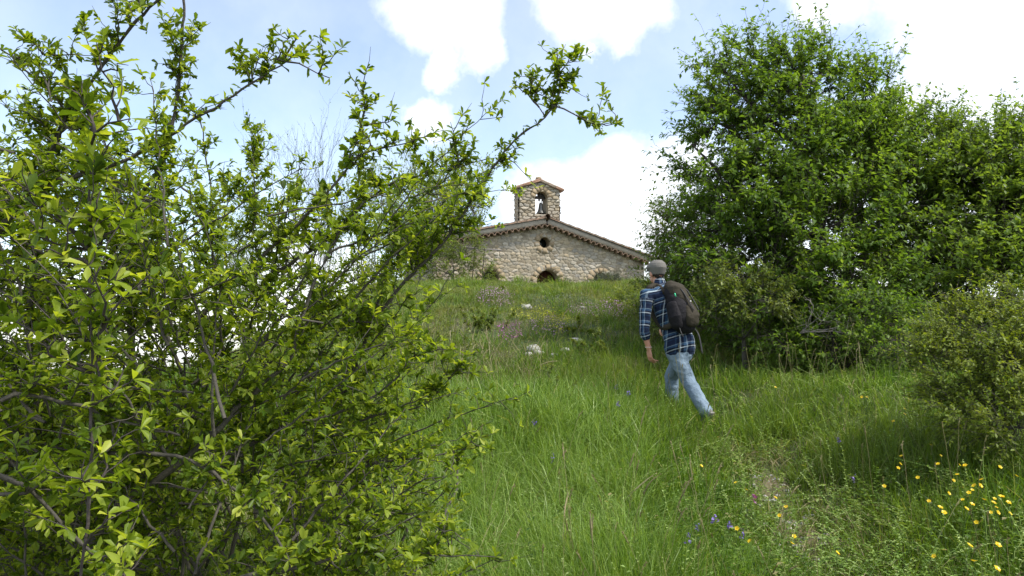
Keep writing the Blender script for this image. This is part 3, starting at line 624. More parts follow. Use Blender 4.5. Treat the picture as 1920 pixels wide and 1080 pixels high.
lobe_tree('undergrowth_bush', gb(1560, 9.8), [P(1560, 650, 9.8), P(1560, 620, 9.7)], S3, 400, 12, .055, M['tree_leaf'], M['bark'],
          'dark low bush spreading under the tall trees at the meadow edge', 'shrub', tw=.35, r0=.05, wind=(0, -.3, .2))
S4 = [lb(1840, 620, 5.2, 90, 55, .35), lb(1905, 560, 5.4, 50, 30, .25), lb(1910, 690, 4.9, 100, 80, .4), lb(1780, 690, 5.1, 60, 60, .3), lb(1820, 760, 4.9, 90, 60, .35), lb(1910, 800, 4.7, 90, 50, .35), lb(1740, 650, 5.3, 30, 25, .2), lb(1990, 650, 4.9, 90, 110, .4)]
lobe_tree('golden_shrub', gb(1860, 5.3), [P(1862, 760, 5.3), P(1865, 690, 5.2)], S4, 380, 15, .03, M['gold_leaf'], M['bark'],
          'nearer golden green small leaved shrub at the right edge above the buttercups', 'shrub', tw=.24, sprd=.5, kt=5, r0=.025, wind=(-.2, 0, .35), tpl=1, wid=1.2)
# undergrowth grass, grey dead twigs
dt = empty('dead_branch', P(1500, 600, 9.0), 'bare grey dead twigs sticking out of the dark bush below the tallest tree', 'branch')
mb = MB(); C = curves(np.repeat(P(1500, 625, 9.1)[None], 5, 0), np.stack([rng.uniform(-.4, 1, 5), -np.ones(5) * .5, rng.uniform(.0, .8, 5)], -1), rng.uniform(.3, .6, 5), 8, .2, .03)
tubes(mb, C, np.linspace(.007, .003, 8)[None], 4); s, tn, _ = pick(C, 8, .2, 1); C2 = curves(s, off_dirs(tn, .6), rng.uniform(.08, .25, len(s)), 5, .3, .05); tubes(mb, C2, np.linspace(.003, .0015, 5)[None], 3)
mb.build('twigs', M['bark_pale'], dt)
# recursive airy trees behind
def airy(name, base, H, label, nleaf, mat, lsize, levels=3, stems=5, spread=.18, barkm=None, lean=0, topup=.5):
    H = H * .8
    r = empty(name, base, label, 'tree'); bk, lf = MB(), MB()
    S = base + np.stack([rng.normal(0, .12, stems), rng.normal(0, .12, stems), np.zeros(stems)], -1)
    C = curves(S, np.stack([rng.normal(lean, spread, stems), rng.normal(0, spread, stems), np.ones(stems)], -1), H * rng.uniform(.7, 1, stems), 12, .05, .008)
    R = .034; L = H * .38
    tubes(bk, C, np.linspace(R, .012, 12)[None], 6, rnd=.5); ch = [(C)]
    for k in range(levels):
        s, tn, _ = pick(C, [11, 5, 4][k], .3 if k == 0 else .15, .98); R *= .45
        C = curves(s, off_dirs(tn, .42, topup), L * rng.uniform(.4, 1.1, len(s)), 7, .12, .02, .05); L *= .5
        tubes(bk, C, np.linspace(R, max(.004, R * .4), 7)[None], 3, rnd=.5)
    bk.build('trunk', barkm or M['bark'], r, smooth=True)
    if nleaf:
        s, tn, _ = pick(C, nleaf, .1, 1); n = len(s)
        leaves(lf, s, nrm(tn + rvec(n)), nrm(rvec(n) + [0, 0, .8]), lsize * rng.uniform(.6, 1.3, n), rng.uniform(0, 1, n)); lf.build('crown', mat, r)
def gz(px, D): x = (px - 960) / F * D; return np.array([x, D, float(g(x, D))])
airy('bare_tree', gz(600, 34), P(600, 195, 34)[2] - gz(600, 34)[2], 'almost leafless grey tree showing above the thorn shrub against blue sky', 1, M['far_leaf'], .08, 3, 5, .1)
airy('young_tree', gz(800, 31), P(800, 250, 31)[2] - gz(800, 31)[2], 'airy tree with scattered fresh leaves between the arching branch and the chapel', 5, M['far_leaf'], .13, 3, 6, .16)
airy('young_tree', gz(890, 33), P(890, 270, 33)[2] - gz(890, 33)[2], 'thin pale tree close to the left side of the bell gable', 5, M['far_leaf'], .13, 3, 4, .12)
airy('young_tree', gz(700, 36), P(700, 300, 36)[2] - gz(700, 36)[2], 'light leaved tree seen low between the thorn shrub branches', 5, M['far_leaf'], .13, 3, 5, .14)
airy('young_tree', gz(480, 38), P(480, 330, 38)[2] - gz(480, 38)[2], 'light leaved tree deep behind the left shrub, left of the leafless tree', 5, M['far_leaf'], .13, 3, 5, .14)
# shrubs by the chapel
S5 = [lb(870, 470, 23.4, 40, 50, .7), lb(835, 500, 23.0, 50, 45, .8), lb(905, 510, 23, 25, 25, .4), lb(790, 470, 24, 50, 60, .8)]
lobe_tree('hedge_bush', gb(850, 23.4), [P(850, 500, 23.4)], S5, 260, 12, .07, M['small_leaf'], M['bark'], 'straggly green bush covering the left corner of the chapel', 'shrub', tw=.5, r0=.06, wind=(0, 0, .4))
S6 = [lb(1145, 527, 22.3, 24, 10, .4), lb(1122, 534, 22.2, 14, 7, .3), lb(1166, 534, 22.2, 14, 7, .3)]
lobe_tree('lavender_bush', gb(1140, 22.4), [P(1140, 528, 22.3)], S6, 170, 16, .05, M['lavender'], M['bark'], 'grey green lavender mound in front of the right chapel window', 'shrub', tw=.25, r0=.03, wind=(0, 0, 1.2), wid=.5)
S7 = [lb(1190, 560, 15, 40, 25, .4), lb(1215, 590, 14, 40, 30, .4)]
lobe_tree('hedge_bush', gb(1205, 14.6), [P(1205, 575, 14.5)], S7, 120, 12, .05, M['gold_leaf'], M['bark'], 'yellowish low bush on the slope just left of the walker shoulder', 'shrub', tw=.3, r0=.03, wind=(0, 0, .4))

# ------------------------------------------------------------- chapel
TH = math.radians(16); EU = np.array([math.cos(TH), math.sin(TH), 0]); EN = np.array([math.sin(TH), -math.cos(TH), 0]); EZ = np.array([0, 0, 1.])
O = np.array([1.3, 26.0, 0])
def W(u, v, d): return O + np.multiply.outer(u, EU) + np.multiply.outer(v, EZ) + np.multiply.outer(d, EN)
def uv(px, py, d=0.0):
    r = ray(px, py); o = O + EN * d
    A_ = np.array([[r[0], -EU[0]], [r[1], -EU[1]]]); D, u = np.linalg.solve(A_, o[:2]); return u, CAMZ + r[2] * D
HT = rng.uniform(0, 1, (512, 512, 3))
def stone_field(u, v, cw, ch):
    a = u / cw; b = v / ch; i0 = np.floor(a).astype(int); j0 = np.floor(b).astype(int)
    best = np.full(a.shape, 9.); sec = np.full(a.shape, 9.); rn = np.zeros(a.shape)
    for dj in (-1, 0, 1):
        for di in (-2, -1, 0, 1, 2):
            i = i0 + di; j = j0 + dj; h = HT[i % 512, j % 512]
            sx = i + .5 * (j % 2) + .5 + (h[..., 0] - .5) * .75; sy = j + .5 + (h[..., 1] - .5) * .6
            dd = np.sqrt((a - sx) ** 2 + ((b - sy) * 1.15) ** 2) - .12 * h[..., 2]
            nb = dd < best; sec = np.where(nb, best, np.minimum(sec, dd)); rn = np.where(nb, (h[..., 0] * 7.3 + h[..., 2] * 3.1) % 1, rn); best = np.where(nb, dd, best)
    e = sec - best; return sstep(.02, .22, e), rn
def panel(mb, u0, u1, v0, top, step, fm, hole=None, cw=.22, ch=.125, amp=.028, off=0.0):
    U = np.linspace(u0, u1, max(3, int(abs(u1 - u0) / step))); tmax = max(top(x) for x in U); nv = max(3, int((tmax - v0) / step)); S = np.linspace(0, 1, nv)
    TP = np.array([top(x) for x in U]); UU = np.repeat(U[None], nv, 0); VV = v0 + (TP[None] - v0) * S[:, None]
    wu = UU + .02 * np.sin(VV * 9 + off) + off * 7; wv = VV + .015 * np.sin(UU * 7) + off * 3
    h, rn = stone_field(wu, wv, cw, ch); D = h * (amp * (.65 + .6 * rn)) - .01
    X = fm(UU, VV, D); i = np.arange(nv - 1)[:, None] * len(U) + np.arange(len(U) - 1)[None]
    q = np.stack([i, i + 1, i + len(U) + 1, i + len(U)], -1).reshape(-1, 4)
    if hole is not None:
        uc = UU.ravel()[q].mean(1); vc = VV.ravel()[q].mean(1); q = q[~hole(uc, vc)]
    mb.add(X.reshape(-1, 3), q, rnd=rn.ravel(), mort=h.ravel())
def stonemat(name, stops, mortar):
    m, t, out = newmat(name); v = t.obj()
    c = t.ramp(t.attr('rnd'), stops, 'LINEAR'); n = t.noise(14, 6, v, .65)
    c = t.mix(.55, c, t.ramp(n, [(.3, (.35, .35, .35)), (.7, (1, 1, 1))]), 'MULTIPLY')
    c = t.mix(t.ramp(t.attr('mort'), [(.1, (1, 1, 1)), (.5, (0, 0, 0))]), c, mortar)
    c = t.mix(t.ramp(t.noise(.8, 4, v), [(.45, (0, 0, 0)), (.75, (.45, .45, .45))]), c, (.42, .34, .22))
    b = t.n('ShaderNodeBsdfPrincipled', {'Base Color': c, 'Roughness': .92, 'Specular IOR Level': .2, 'Normal': t.bump(t.noise(35, 6, v, .7), .7, .02)})
    t.t.links.new(b.outputs[0], out.inputs[0]); return m
ST1 = [(0, (.24, .205, .15)), (.3, (.42, .37, .28)), (.5, (.33, .31, .27)), (.7, (.48, .43, .34)), (.85, (.42, .34, .22)), (1, (.6, .55, .46))]
M['rubble'] = stonemat('rubble_stone', ST1, (.28, .235, .165))
M['voussoir'] = pbr('ochre_dressed_stone', (.29, .225, .14), .9, .35, 6, .7, 40, dist=.02)
M['fascia'] = pbr('lime_mortar', (.38, .34, .28), .9, .25, 5, .5, 40, dist=.01)
m, t, out = newmat('terracotta_tile'); v = t.obj()
c = t.mix(t.noise(5, 5, v), (.31, .155, .09), (.22, .16, .115)); c = t.mix(t.ramp(t.noise(1.6, 5, v), [(.45, (0, 0, 0)), (.65, (.8, .8, .8))]), c, (.3, .26, .2))
b = t.n('ShaderNodeBsdfPrincipled', {'Base Color': c, 'Roughness': .85, 'Normal': t.bump(t.noise(40, 4, v), .4, .01)}); t.t.links.new(b.outputs[0], out.inputs[0]); M['tile'] = m
M['old_tile'] = pbr('weathered_tile', (.2, .135, .09), .9, .5, 7, .6, 40, dist=.01)
M['door_wood'] = pbr('red_brown_wood', (.07, .022, .012), .6, .4, 5, .5, 30)
M['dark_wood'] = pbr('dark_oak', (.05, .045, .04), .8, .4, 9, .6, 40)
M['bell'] = pbr('dark_bronze', (.13, .13, .12), .45, .3, 12, .2, 50, metal=.7)
M['pane'] = pbr('dark_glass', (.015, .02, .02), .08, .2, 5, .0)
GZc = 1.95
ch = empty('chapel', [*O[:2], GZc], 'small rubble stone chapel with low gable, round window and bell gable on the hilltop', 'chapel')
ua, va = uv(1022, 424); HWD = 4.25; _r = uv(1207, 493); _l = uv(929, 440); SLS = {1: (va - _r[1]) / (_r[0] - ua), -1: (va - _l[1]) / (ua - _l[0])}; HW = {1: _r[0] - ua, -1: 4.3}; print('slopes', SLS, HW)
topf = lambda u: va - SLS[1 if u > ua else -1] * abs(u - ua)
uo, vo_ = uv(1021, 455); ud, vd = uv(1027, 506); ur, vr = uv(1126, 511); ul, vl = uv(920, 505); RO, RD, RW = .225, .46, .33
def arch(uc, vt, r, vb): return lambda u, v: ((np.abs(u - uc) < r) & (v < vt - r) & (v > vb)) | (((u - uc) ** 2 + (v - vt + r) ** 2 < r * r) & (v >= vt - r))
holes = [arch(ud, vd, RD, 0), arch(ur, vr, RW, vr - 1.2), arch(ul, vl, RW, vl - 1.2), lambda u, v: (u - uo) ** 2 + (v - vo_) ** 2 < RO ** 2]
mb = MB(); panel(mb, ua - HW[-1], ua + HW[1], GZc - .4, topf, .024, W, lambda u, v: np.any([h(u, v) for h in holes], 0))
mb.build('front_wall', M['rubble'], ch, smooth=True)
LEN = 8.5; eavl, eav = topf(ua - HW[-1]), topf(ua + HW[1])
mb = MB(); panel(mb, 0, LEN, GZc - 1.2, lambda u: eavl, .05, lambda a, v, d: W(ua - HW[-1] - d, v, -a), off=3.3); mb.build('side_wall', M['rubble'], ch, smooth=True)
mb = MB(); panel(mb, 0, LEN, GZc - 1.2, lambda u: eav, .05, lambda a, v, d: W(ua + HW[1] + d, v, -a), off=5.1); mb.build('side_wall', M['rubble'], ch, smooth=True)
mb = MB(); panel(mb, ua - HW[-1], ua + HW[1], GZc - 1.2, topf, .06, lambda a, v, d: W(a, v, -LEN - d), off=1.7); mb.build('back_wall', M['rubble'], ch, smooth=True)
def prism(mb, pts, d0, d1, **at):
    """polygon in (u,v) extruded along the facade normal"""
    p = np.array(pts); n = len(p); Vv = np.vstack([W(p[:, 0], p[:, 1], np.full(n, d0)), W(p[:, 0], p[:, 1], np.full(n, d1))])
    s = np.arange(n); mb.add(Vv, [np.stack([s, (s + 1) % n, (s + 1) % n + n, s + n], -1)], **at)
    mb.F.setdefault(n, []).append(np.array([s[::-1], s + n]) + mb.n - 2 * n)
def reveal(mb, uc, vt, r, vb, d0, d1, full=False):
    if full: a = np.linspace(0, 2 * math.pi, 33); p = np.stack([uc + r * np.cos(a), vt + r * np.sin(a)], -1)
    else:
        a = np.linspace(0, math.pi, 17); p = np.vstack([[uc + r, vb], np.stack([uc + r * np.cos(a), vt - r + r * np.sin(a)], -1), [uc - r, vb]])
    n = len(p); s = np.arange(n - 1); Vv = np.vstack([W(p[:, 0], p[:, 1], np.full(n, d0)), W(p[:, 0], p[:, 1], np.full(n, d1))])
    mb.add(Vv, np.stack([s, s + 1, s + 1 + n, s + n], -1), rnd=.3, mort=1.0)
def ring(mb, uc, vc, r0, r1, a0, a1, n, d0, d1):
    e = np.linspace(a0, a1, n + 1)
    for k in range(n):
        g0 = e[k] + .012 / r0 * .5 + rng.uniform(0, .03); g1 = e[k + 1] - .012 / r0 * .5 - rng.uniform(0, .03); rr = r1 + rng.uniform(-.04, .05); aa = np.linspace(g0, g1, 4)
        pts = [(uc + r0 * math.cos(x), vc + r0 * math.sin(x)) for x in aa] + [(uc + rr * math.cos(x), vc + rr * math.sin(x)) for x in aa[::-1]]
        prism(mb, pts, d0, d1 + rng.uniform(-.006, .012))
def opening(name, uc, vt, r, vb, mat, label=None):
    vc = vt - r; f = MB(); ring(f, uc, vc, r - .02, r + .2, 0, math.pi, 9 if r > .4 else 7, -.1, .016)
    for sd_ in (-1, 1):
        v0 = vb
        while v0 < vc - .08:
            hh = min(rng.uniform(.16, .28), vc - v0); ww = rng.uniform(.14, .3); a, b_ = uc + sd_ * (r - .02), uc + sd_ * (r + ww)
            prism(f, [(min(a, b_), v0 + .01), (max(a, b_), v0 + .01), (max(a, b_), v0 + hh - .005), (min(a, b_), v0 + hh - .005)], -.1, .014 + rng.uniform(-.006, .01)); v0 += hh
    fr = f.build('stone_surround', M['voussoir'], ch)
    f = MB(); reveal(f, uc, vt, r - .012, vb, .0, -.42); f.build('reveal', M['rubble'], fr)
    a = np.linspace(0, math.pi, 17); pts = [(uc - r, vb), (uc + r, vb)] + [(uc + r * math.cos(x), vc + r * math.sin(x)) for x in a]
    f = MB(); prism(f, pts, -.46, -.4); dd = f.build(name, mat, ch); return dd
dr = opening('door', ud, vd, RD, GZc - .3, M['door_wood'])
mb = MB()
for k in range(-3, 4): prism(mb, [(ud + k * .125 - .055, GZc), (ud + k * .125 + .055, GZc), (ud + k * .125 + .055, vd - RD + math.sqrt(max(.01, RD ** 2 - (abs(k) * .125 + .055) ** 2)) - .01), (ud + k * .125 - .055, vd - RD + math.sqrt(max(.01, RD ** 2 - (abs(k) * .125 + .055) ** 2)) - .01)], -.395, -.375)
mb.build('planks', M['door_wood'], dr)
for (uc, vt) in ((ur, vr), (ul, vl)):
    wd_ = opening('window', uc, vt, RW, vt - 1.15, M['pane']); mb = MB()
    for x in (-RW + .03, 0, RW - .03): prism(mb, [(uc + x - .02, vt - 1.15), (uc + x + .02, vt - 1.15), (uc + x + .02, vt - .06 - (RW - .08) * (abs(x) > .1)), (uc + x - .02, vt - .06 - (RW - .08) * (abs(x) > .1))], -.398, -.36)
    prism(mb, [(uc - RW, vt - .62), (uc + RW, vt - .62), (uc + RW, vt - .58), (uc - RW, vt - .58)], -.397, -.355); mb.build('frame', M['dark_wood'], wd_)
mb = MB(); ring(mb, uo, vo_, RO - .02, RO + .17, .2, 2 * math.pi + .2, 9, -.1, .016); fr = mb.build('stone_surround', M['voussoir'], ch)
mb = MB(); reveal(mb, uo, vo_, RO - .012, 0, 0, -.42, True); mb.build('reveal', M['voussoir'], fr)
a = np.linspace(0, 2 * math.pi, 25)[:-1]; mb = MB(); prism(mb, np.stack([uo + RO * np.cos(a), vo_ + RO * np.sin(a)], -1), -.45, -.41); mb.build('round_window', M['pane'], ch)
# rakes: row of half round tiles, mortar fascia, roof
def rake(sgn):
    SL = SLS[sgn]; HWD = HW[sgn]; ca_, sa_ = 1 / math.sqrt(1 + SL * SL), SL / math.sqrt(1 + SL * SL)
    es = np.array([sgn * ca_, -sa_]); en = np.array([sgn * sa_ * 1.0, ca_]) if sgn > 0 else np.array([-sa_, ca_])
    def Q(s, h): return (ua + s * es[0] + h * en[0], va + s * es[1] + h * en[1])
    Ls = (HWD + .12) / ca_; mb = MB(); n = int(Ls / .235)
    for k in range(n):
        s0 = .115 + k * .235; r = .112 * rng.uniform(.93, 1.05); a = np.linspace(0, math.pi, 9); dz = rng.uniform(-.01, .01)
        po = [Q(s0 + r * math.cos(x), -.06 + dz + r * math.sin(x) * 1.1) for x in a]; pi_ = [Q(s0 + (r - .024) * math.cos(x), -.06 + dz + (r - .02) * math.sin(x) * 1.1) for x in a[::-1]]
        d1 = .27 + rng.uniform(-.015, .02); p = po + pi_
        for j in range(8): prism(mb, [po[j], po[j + 1], pi_[7 - j], pi_[8 - j]], -.02, d1)
    mb.build('cornice_tiles', M['old_tile'], ch)
    mb = MB(); prism(mb, [Q(0, .07), Q(Ls, .07), Q(Ls, .26), Q(0, .26)], -.05, .24)
    mb.build('fascia', M['fascia'], ch)
    # tiled slope
    d = np.linspace(.34, -LEN - .2, int((LEN + .54) / .22 * 8)); s = np.arange(0, Ls + .22, .047); DD, SS = np.meshgrid(d, s)
    hh = .28 + .05 * np.abs(np.sin(math.pi * (DD - .34) / .22 + .5)) + .022 * (1 - (SS / .38) % 1)
    U_ = ua + SS * es[0] + hh * en[0]; V_ = va + SS * es[1] + hh * en[1]; X = O + U_[..., None] * EU + V_[..., None] * EZ + DD[..., None] * EN
    i = np.arange(len(s) - 1)[:, None] * len(d) + np.arange(len(d) - 1)[None]; mb = MB(); mb.add(X.reshape(-1, 3), np.stack([i, i + 1, i + len(d) + 1, i + len(d)], -1).reshape(-1, 4))
    rf = mb.build('roof', M['tile'], ch, smooth=False)
    mb = MB(); prism(mb, [Q(-.01, .262), Q(Ls + .18, .262), Q(Ls + .18, .28), Q(-.01, .28)], -LEN - .15, .32); mb.build('roof_boards', M['dark_wood'], rf)
    mb = MB()   # verge tiles: half tubes along the slope at the front edge
    k = 0; s0 = 0
    while s0 < Ls + .1:
        a = np.linspace(-.2, math.pi + .2, 9); L_ = .42
        for j in range(8):
            for (x0, x1) in ((a[j], a[j + 1]),):
                r0, r1 = .06, .05
                def pt(s_, x, r): q_ = Q(s_, .27 + .012 * (1 - (s_ - s0) / L_) + r * math.sin(x) * .9); return W(q_[0], q_[1], .28 + r * math.cos(x))
                Vv = np.array([pt(s0, x0, r1), pt(s0, x1, r1), pt(s0 + L_, x1, r0), pt(s0 + L_, x0, r0)]); mb.add(Vv, np.array([[0, 1, 2, 3]]))
        s0 += .37
    mb.build('verge_tiles', M['tile'], rf)
rake(1); rake(-1)
mb = MB()
for k in range(24):
    d0 = .36 - k * .37; C = W(np.full(2, ua), np.full(2, va + .3), np.array([d0, d0 - .42])); C[0, 2] += .02; tubes(mb, C[None], np.array([[.1, .12]]), 10)
mb.build('ridge_tiles', M['old_tile'], ch)
# bell gable
bu0, _ = uv(973.5, 380, -.25); bu1, _ = uv(1048.5, 380, -.25); bc = (bu0 + bu1) / 2; _, bv = uv(1012, 356, -.25); _, bt = uv(1012, 342, -.25); bb = va - .2
o0, _ = uv(1003, 385, -.25); o1, _ = uv(1026.5, 385, -.25); _, ot = uv(1014, 359, -.25); _, ob = uv(1014, 402, -.25); oc = (o0 + o1) / 2; orr = (o1 - o0) / 2
btop = lambda u: bt - (bt - bv) * min(1, abs(u - bc) / ((bu1 - bu0) / 2)); oh = arch(oc, ot, orr, ob)
TB = .55; D0 = -.25
mb = MB()
kw = dict(cw=.27, ch=.12, amp=.06)
panel(mb, bu0, bu1, bb, btop, .02, lambda u, v, d: W(u, v, D0 + d), oh, off=.7, **kw); panel(mb, bu0, bu1, bb, btop, .025, lambda u, v, d: W(u, v, D0 - TB - d), oh, off=2.2, **kw)
panel(mb, 0, TB, bb, lambda u: bv, .022, lambda a, v, d: W(bu0 - d + .0 * a, v, D0 - a), off=4.2, **kw); panel(mb, 0, TB, bb, lambda u: bv, .022, lambda a, v, d: W(bu1 + d, v, D0 - a), off=6.1, **kw)
bf = mb.build('bell_gable', M['rubble'], ch, smooth=True)
mb = MB(); reveal(mb, oc, ot, orr - .01, ob, D0 + .02, D0 - TB - .02); prism(mb, [(oc - orr, ob - .1), (oc + orr, ob - .1), (oc + orr, ob), (oc - orr, ob)], D0 - TB - .01, D0 + .03, rnd=.4, mort=1); mb.build('reveal', M['rubble'], bf)
mb = MB(); ring(mb, oc, ot - orr, orr - .015, orr + .2, .05, math.pi - .05, 7, D0 - .06, D0 + .05); mb.build('stone_surround', M['voussoir'], bf)
mb = MB()
bs = (bt - bv) / ((bu1 - bu0) / 2); bw = (bu1 - bu0) / 2 + .14
for sg in (-1, 1):
    prism(mb, [(bc, bt + .02), (bc + sg * bw, bt + .02 - bs * bw), (bc + sg * bw, bt + .07 - bs * bw), (bc, bt + .07)][::sg], D0 - TB - .12, D0 + .12)
    for k in range(5):
        dk = D0 + .08 - k * .165
        for j in range(3):
            x0, x1 = j * bw / 3 * .97, (j + 1) * bw / 3 + .03; C = W(np.array([bc + sg * x0, bc + sg * x1]), np.array([bt + .1 - bs * x0, bt + .085 - bs * x1]), np.array([dk, dk])); tubes(mb, C[None], np.array([[.045, .055]]), 8)
mb.build('gable_roof', M['tile'], bf)
Vb, Fb = ball(W(bc, bt + .16, D0 - .1), (.13, .1, .08)); mb = MB(); mb.add(Vb + rng.normal(0, .006, Vb.shape), Fb); mb.build('finial', M['voussoir'], bf)
_, y1 = uv(1014, 380, -.5); _, y0 = uv(1014, 400.5, -.5); bl = y1 - y0; bcx, _ = uv(1014, 385, -.5)
prof = np.array([(1.0, .02), (.98, .2), (.93, .3), (.8, .38), (.6, .43), (.4, .5), (.25, .6), (.12, .74), (.05, .86), (0, .93), (0, .85), (.06, .74), (.3, .52), (.6, .36)])
C = W(np.full(14, bcx), y0 + prof[:, 0] * bl, np.full(14, -.5)); R_ = prof[:, 1] * .2
th = np.arange(24) * math.pi / 12; Vv = C[:, None] + R_[:, None, None] * (np.cos(th)[:, None] * EU + np.sin(th)[:, None] * EN)
k = np.arange(13)[:, None] * 24; s_ = np.arange(24)[None]; s2 = (s_ + 1) % 24
mb = MB(); mb.add(Vv.reshape(-1, 3), np.stack([k + s_, k + s2, k + 24 + s2, k + 24 + s_], -1).reshape(-1, 4))
bell = mb.build('bell', M['bell'], ch, smooth=True)
mb = MB(); mb.add(*ball(W(bcx, y0 + .01, -.5), .035)); tubes(mb, np.array([W(bcx, y0 + .02, -.5), W(bcx, y1 - .05, -.5)])[None], .01, 6); mb.build('clapper', M['dark_wood'], bell)
mb = MB(); _, h1 = uv(1014, 364, -.5); _, h2 = uv(1014, 375, -.5); ax3 = np.array([EU, EN, EZ])
box(mb, W(oc, (h1 + h2) / 2 - .03, -.5), orr * 2 + .02, .12, .1, ax3); box(mb, W(bcx, (h1 + h2) / 2 + .06, -.5), .26, .1, .09, ax3); box(mb, W(bcx, h1 + .02, -.5), .2, .09, .05, ax3)
for x in (-.07, .07): box(mb, W(bcx + x, (h1 + h2) / 2 + .0, -.5), .025, .15, .3, ax3); box(mb, W(bcx + x * .5, h2 - .09, -.5), .02, .02, .16, ax3)
mb.build('headstock', M['dark_wood'], ch)

# weathered rail beside chapel
ra, rb_ = P(850, 462.5, 23.6), P(940, 469.5, 23.8); rl = empty('wooden_rail', [ra[0], ra[1], float(g(ra[0], ra[1]))], 'thin weathered rail in front of the left part of the chapel wall', 'rail')
mb = MB(); C = np.linspace(ra, rb_, 8) + rng.normal(0, .012, (8, 3)); tubes(mb, C[None], .026 + .008 * np.sin(np.arange(8))[None], 6); mb.build('pole', M['bark_pale'], rl)
for f in (.45, .65):
    c0 = ra + (rb_ - ra) * f; g0 = float(g(c0[0], c0[1])); mb = MB(); tubes(mb, np.array([[c0[0] - .15, c0[1], g0], [c0[0] - .08, c0[1], (g0 + c0[2]) / 2], c0 + [0, -.03, .03]])[None], .018, 5); mb.build('post', M['bark'], rl)

# ------------------------------------------------------------- walker
HD = math.radians(38); FW = np.array([-math.sin(HD), math.cos(HD), 0]); RT = np.array([math.cos(HD), math.sin(HD), 0]); UPV = np.array([0, 0, 1.])
pc = P(1290, 760, 7.6); pg = np.array([pc[0], pc[1], float(g(pc[0], pc[1]))])
man = empty('person', pg, 'person in grey flat cap, blue checked shirt and jeans walking uphill away from view', 'person')
neck = P(1237, 531, 7.70); head = P(1231.5, 513, 7.74); chest = P(1247, 562, 7.66); waist = P(1262, 612, 7.6); pelv = P(1274, 643, 7.56)
ls, rs_ = P(1212, 553, 7.55), P(1262, 549, 7.86); le, lw = P(1208, 622, 7.5), P(1217, 655, 7.52); re, rw = P(1262, 605, 8.0), P(1245, 618, 8.2)
lh, rh = P(1266, 655, 7.47), P(1283, 653, 7.66); lk, rk_ = P(1290, 713, 7.46), P(1259, 706, 7.86); la, ra_ = P(1321, 768, 7.22), P(1262, 762, 7.84)
# hand bones
HFD = math.radians(22); HF = np.array([-math.sin(HFD), math.cos(HFD), 0]); HR = np.array([math.cos(HFD), math.sin(HFD), 0])
sk = []
jl, jr = pelv - RT * .082 - UPV * .1, pelv + RT * .082 - UPV * .1
sk.append(loft([(pelv, .14, .095), (waist, .135, .095), (chest, .165, .105), (neck - [0, 0, .06], .12, .075)], RT))
sk.append(caps(neck - [0, 0, .05], head, .058, .055)); sk.append(ball(head + [0, 0, .015] - HF * .01, (.076, .095, .1), [HR, HF, UPV])); sk.append(ball(head - [0, 0, .055] + HF * .03, (.058, .065, .06), [HR, HF, UPV]))
sk.append(caps(head + HF * .095 + [0, 0, .0], head + HF * .112 - [0, 0, .03], .008, .014)); sk.append(caps(head + HF * .085 - [0, 0, .06] - HR * .018, head + HF * .085 - [0, 0, .06] + HR * .018, .01, .01))
for s_ in (-1, 1):
    sk.append(ball(head + HR * s_ * .08 - [0, 0, .01], (.012, .02, .032), [HR, HF, UPV]))
sk += [caps(ls, le, .05, .04), caps(le, lw, .04, .027), caps(rs_, re, .05, .04), caps(re, rw, .04, .027), caps(jl, lk, .07, .055), caps(jr, rk_, .07, .055), caps(lk, la, .052, .036), caps(rk_, ra_, .052, .036)]
def hand(wr, dr_, side, thumb):
    dr_ = nrm(dr_); side = nrm(side - (side @ dr_) * dr_); pn = np.cross(dr_, side); out_ = []
    out_.append(loft([(wr, .026, .018), (wr + dr_ * .045, .038, .015), (wr + dr_ * .085, .04, .013)], side))
    for k, (o_, L) in enumerate(((.031, .07), (.011, .08), (-.01, .075), (-.03, .058))):
        b0 = wr + dr_ * .085 + side * o_; cur = pn * (.018 + .005 * k); m1 = b0 + dr_ * L * .45 + cur * .4; m2 = m1 + dr_ * L * .3 + cur * .9; m3 = m2 + dr_ * L * .18 + cur * 1.1
        out_ += [caps(b0, m1, .0095, .009, 8), caps(m1, m2, .009, .0085, 8), caps(m2, m3, .0085, .0075, 8)]
    t0 = wr + dr_ * .03 + side * .03; t1 = t0 + dr_ * .035 + side * .02 + pn * .01; t2 = t1 + dr_ * .03 + pn * .012; out_ += [caps(t0, t1, .013, .011, 8), caps(t1, t2, .0105, .0085, 8)]
    return out_
sk += hand(lw, np.array([.12, .1, -1.]), FW + RT * .2, 1); sk += hand(rw, nrm(rw - re), UPV, 1)
m, t, out = newmat('skin'); b = t.n('ShaderNodeBsdfPrincipled', {'Base Color': t.mix(t.noise(30, 3, t.obj()), (.42, .2, .13), (.5, .26, .18)), 'Roughness': .5, 'Subsurface Weight': .1, 'Subsurface Radius': (.02, .008, .004)}); t.t.links.new(b.outputs[0], out.inputs[0]); M['skin'] = m
Vv, Ff = remesh(sk, .0048, 2, .5); body = mesh_obj('body', Vv, Ff, M['skin'], man, smooth=True)
M['hair'] = pbr('dark_brown_hair', (.02, .013, .01), .7, .5, 60, .9, 150); M['iris'] = pbr('dark_eye', (.02, .015, .01), .2, .1, 5, 0)
mb = MB()
for s_ in (-1, 1): mb = MB(); mb.add(*ball(head + HF * .083 + HR * s_ * .03 + [0, 0, .012], .012, n=10)); mb.build('eye', M['iris'], man, smooth=True)
Vv, Ff = remesh([ball(head + [0, 0, .018] - HF * .016, (.081, .094, .092), [HR, HF, UPV]), ball(head - [0, 0, .03] - HF * .045, (.058, .045, .04), [HR, HF, UPV])], .006, 3)
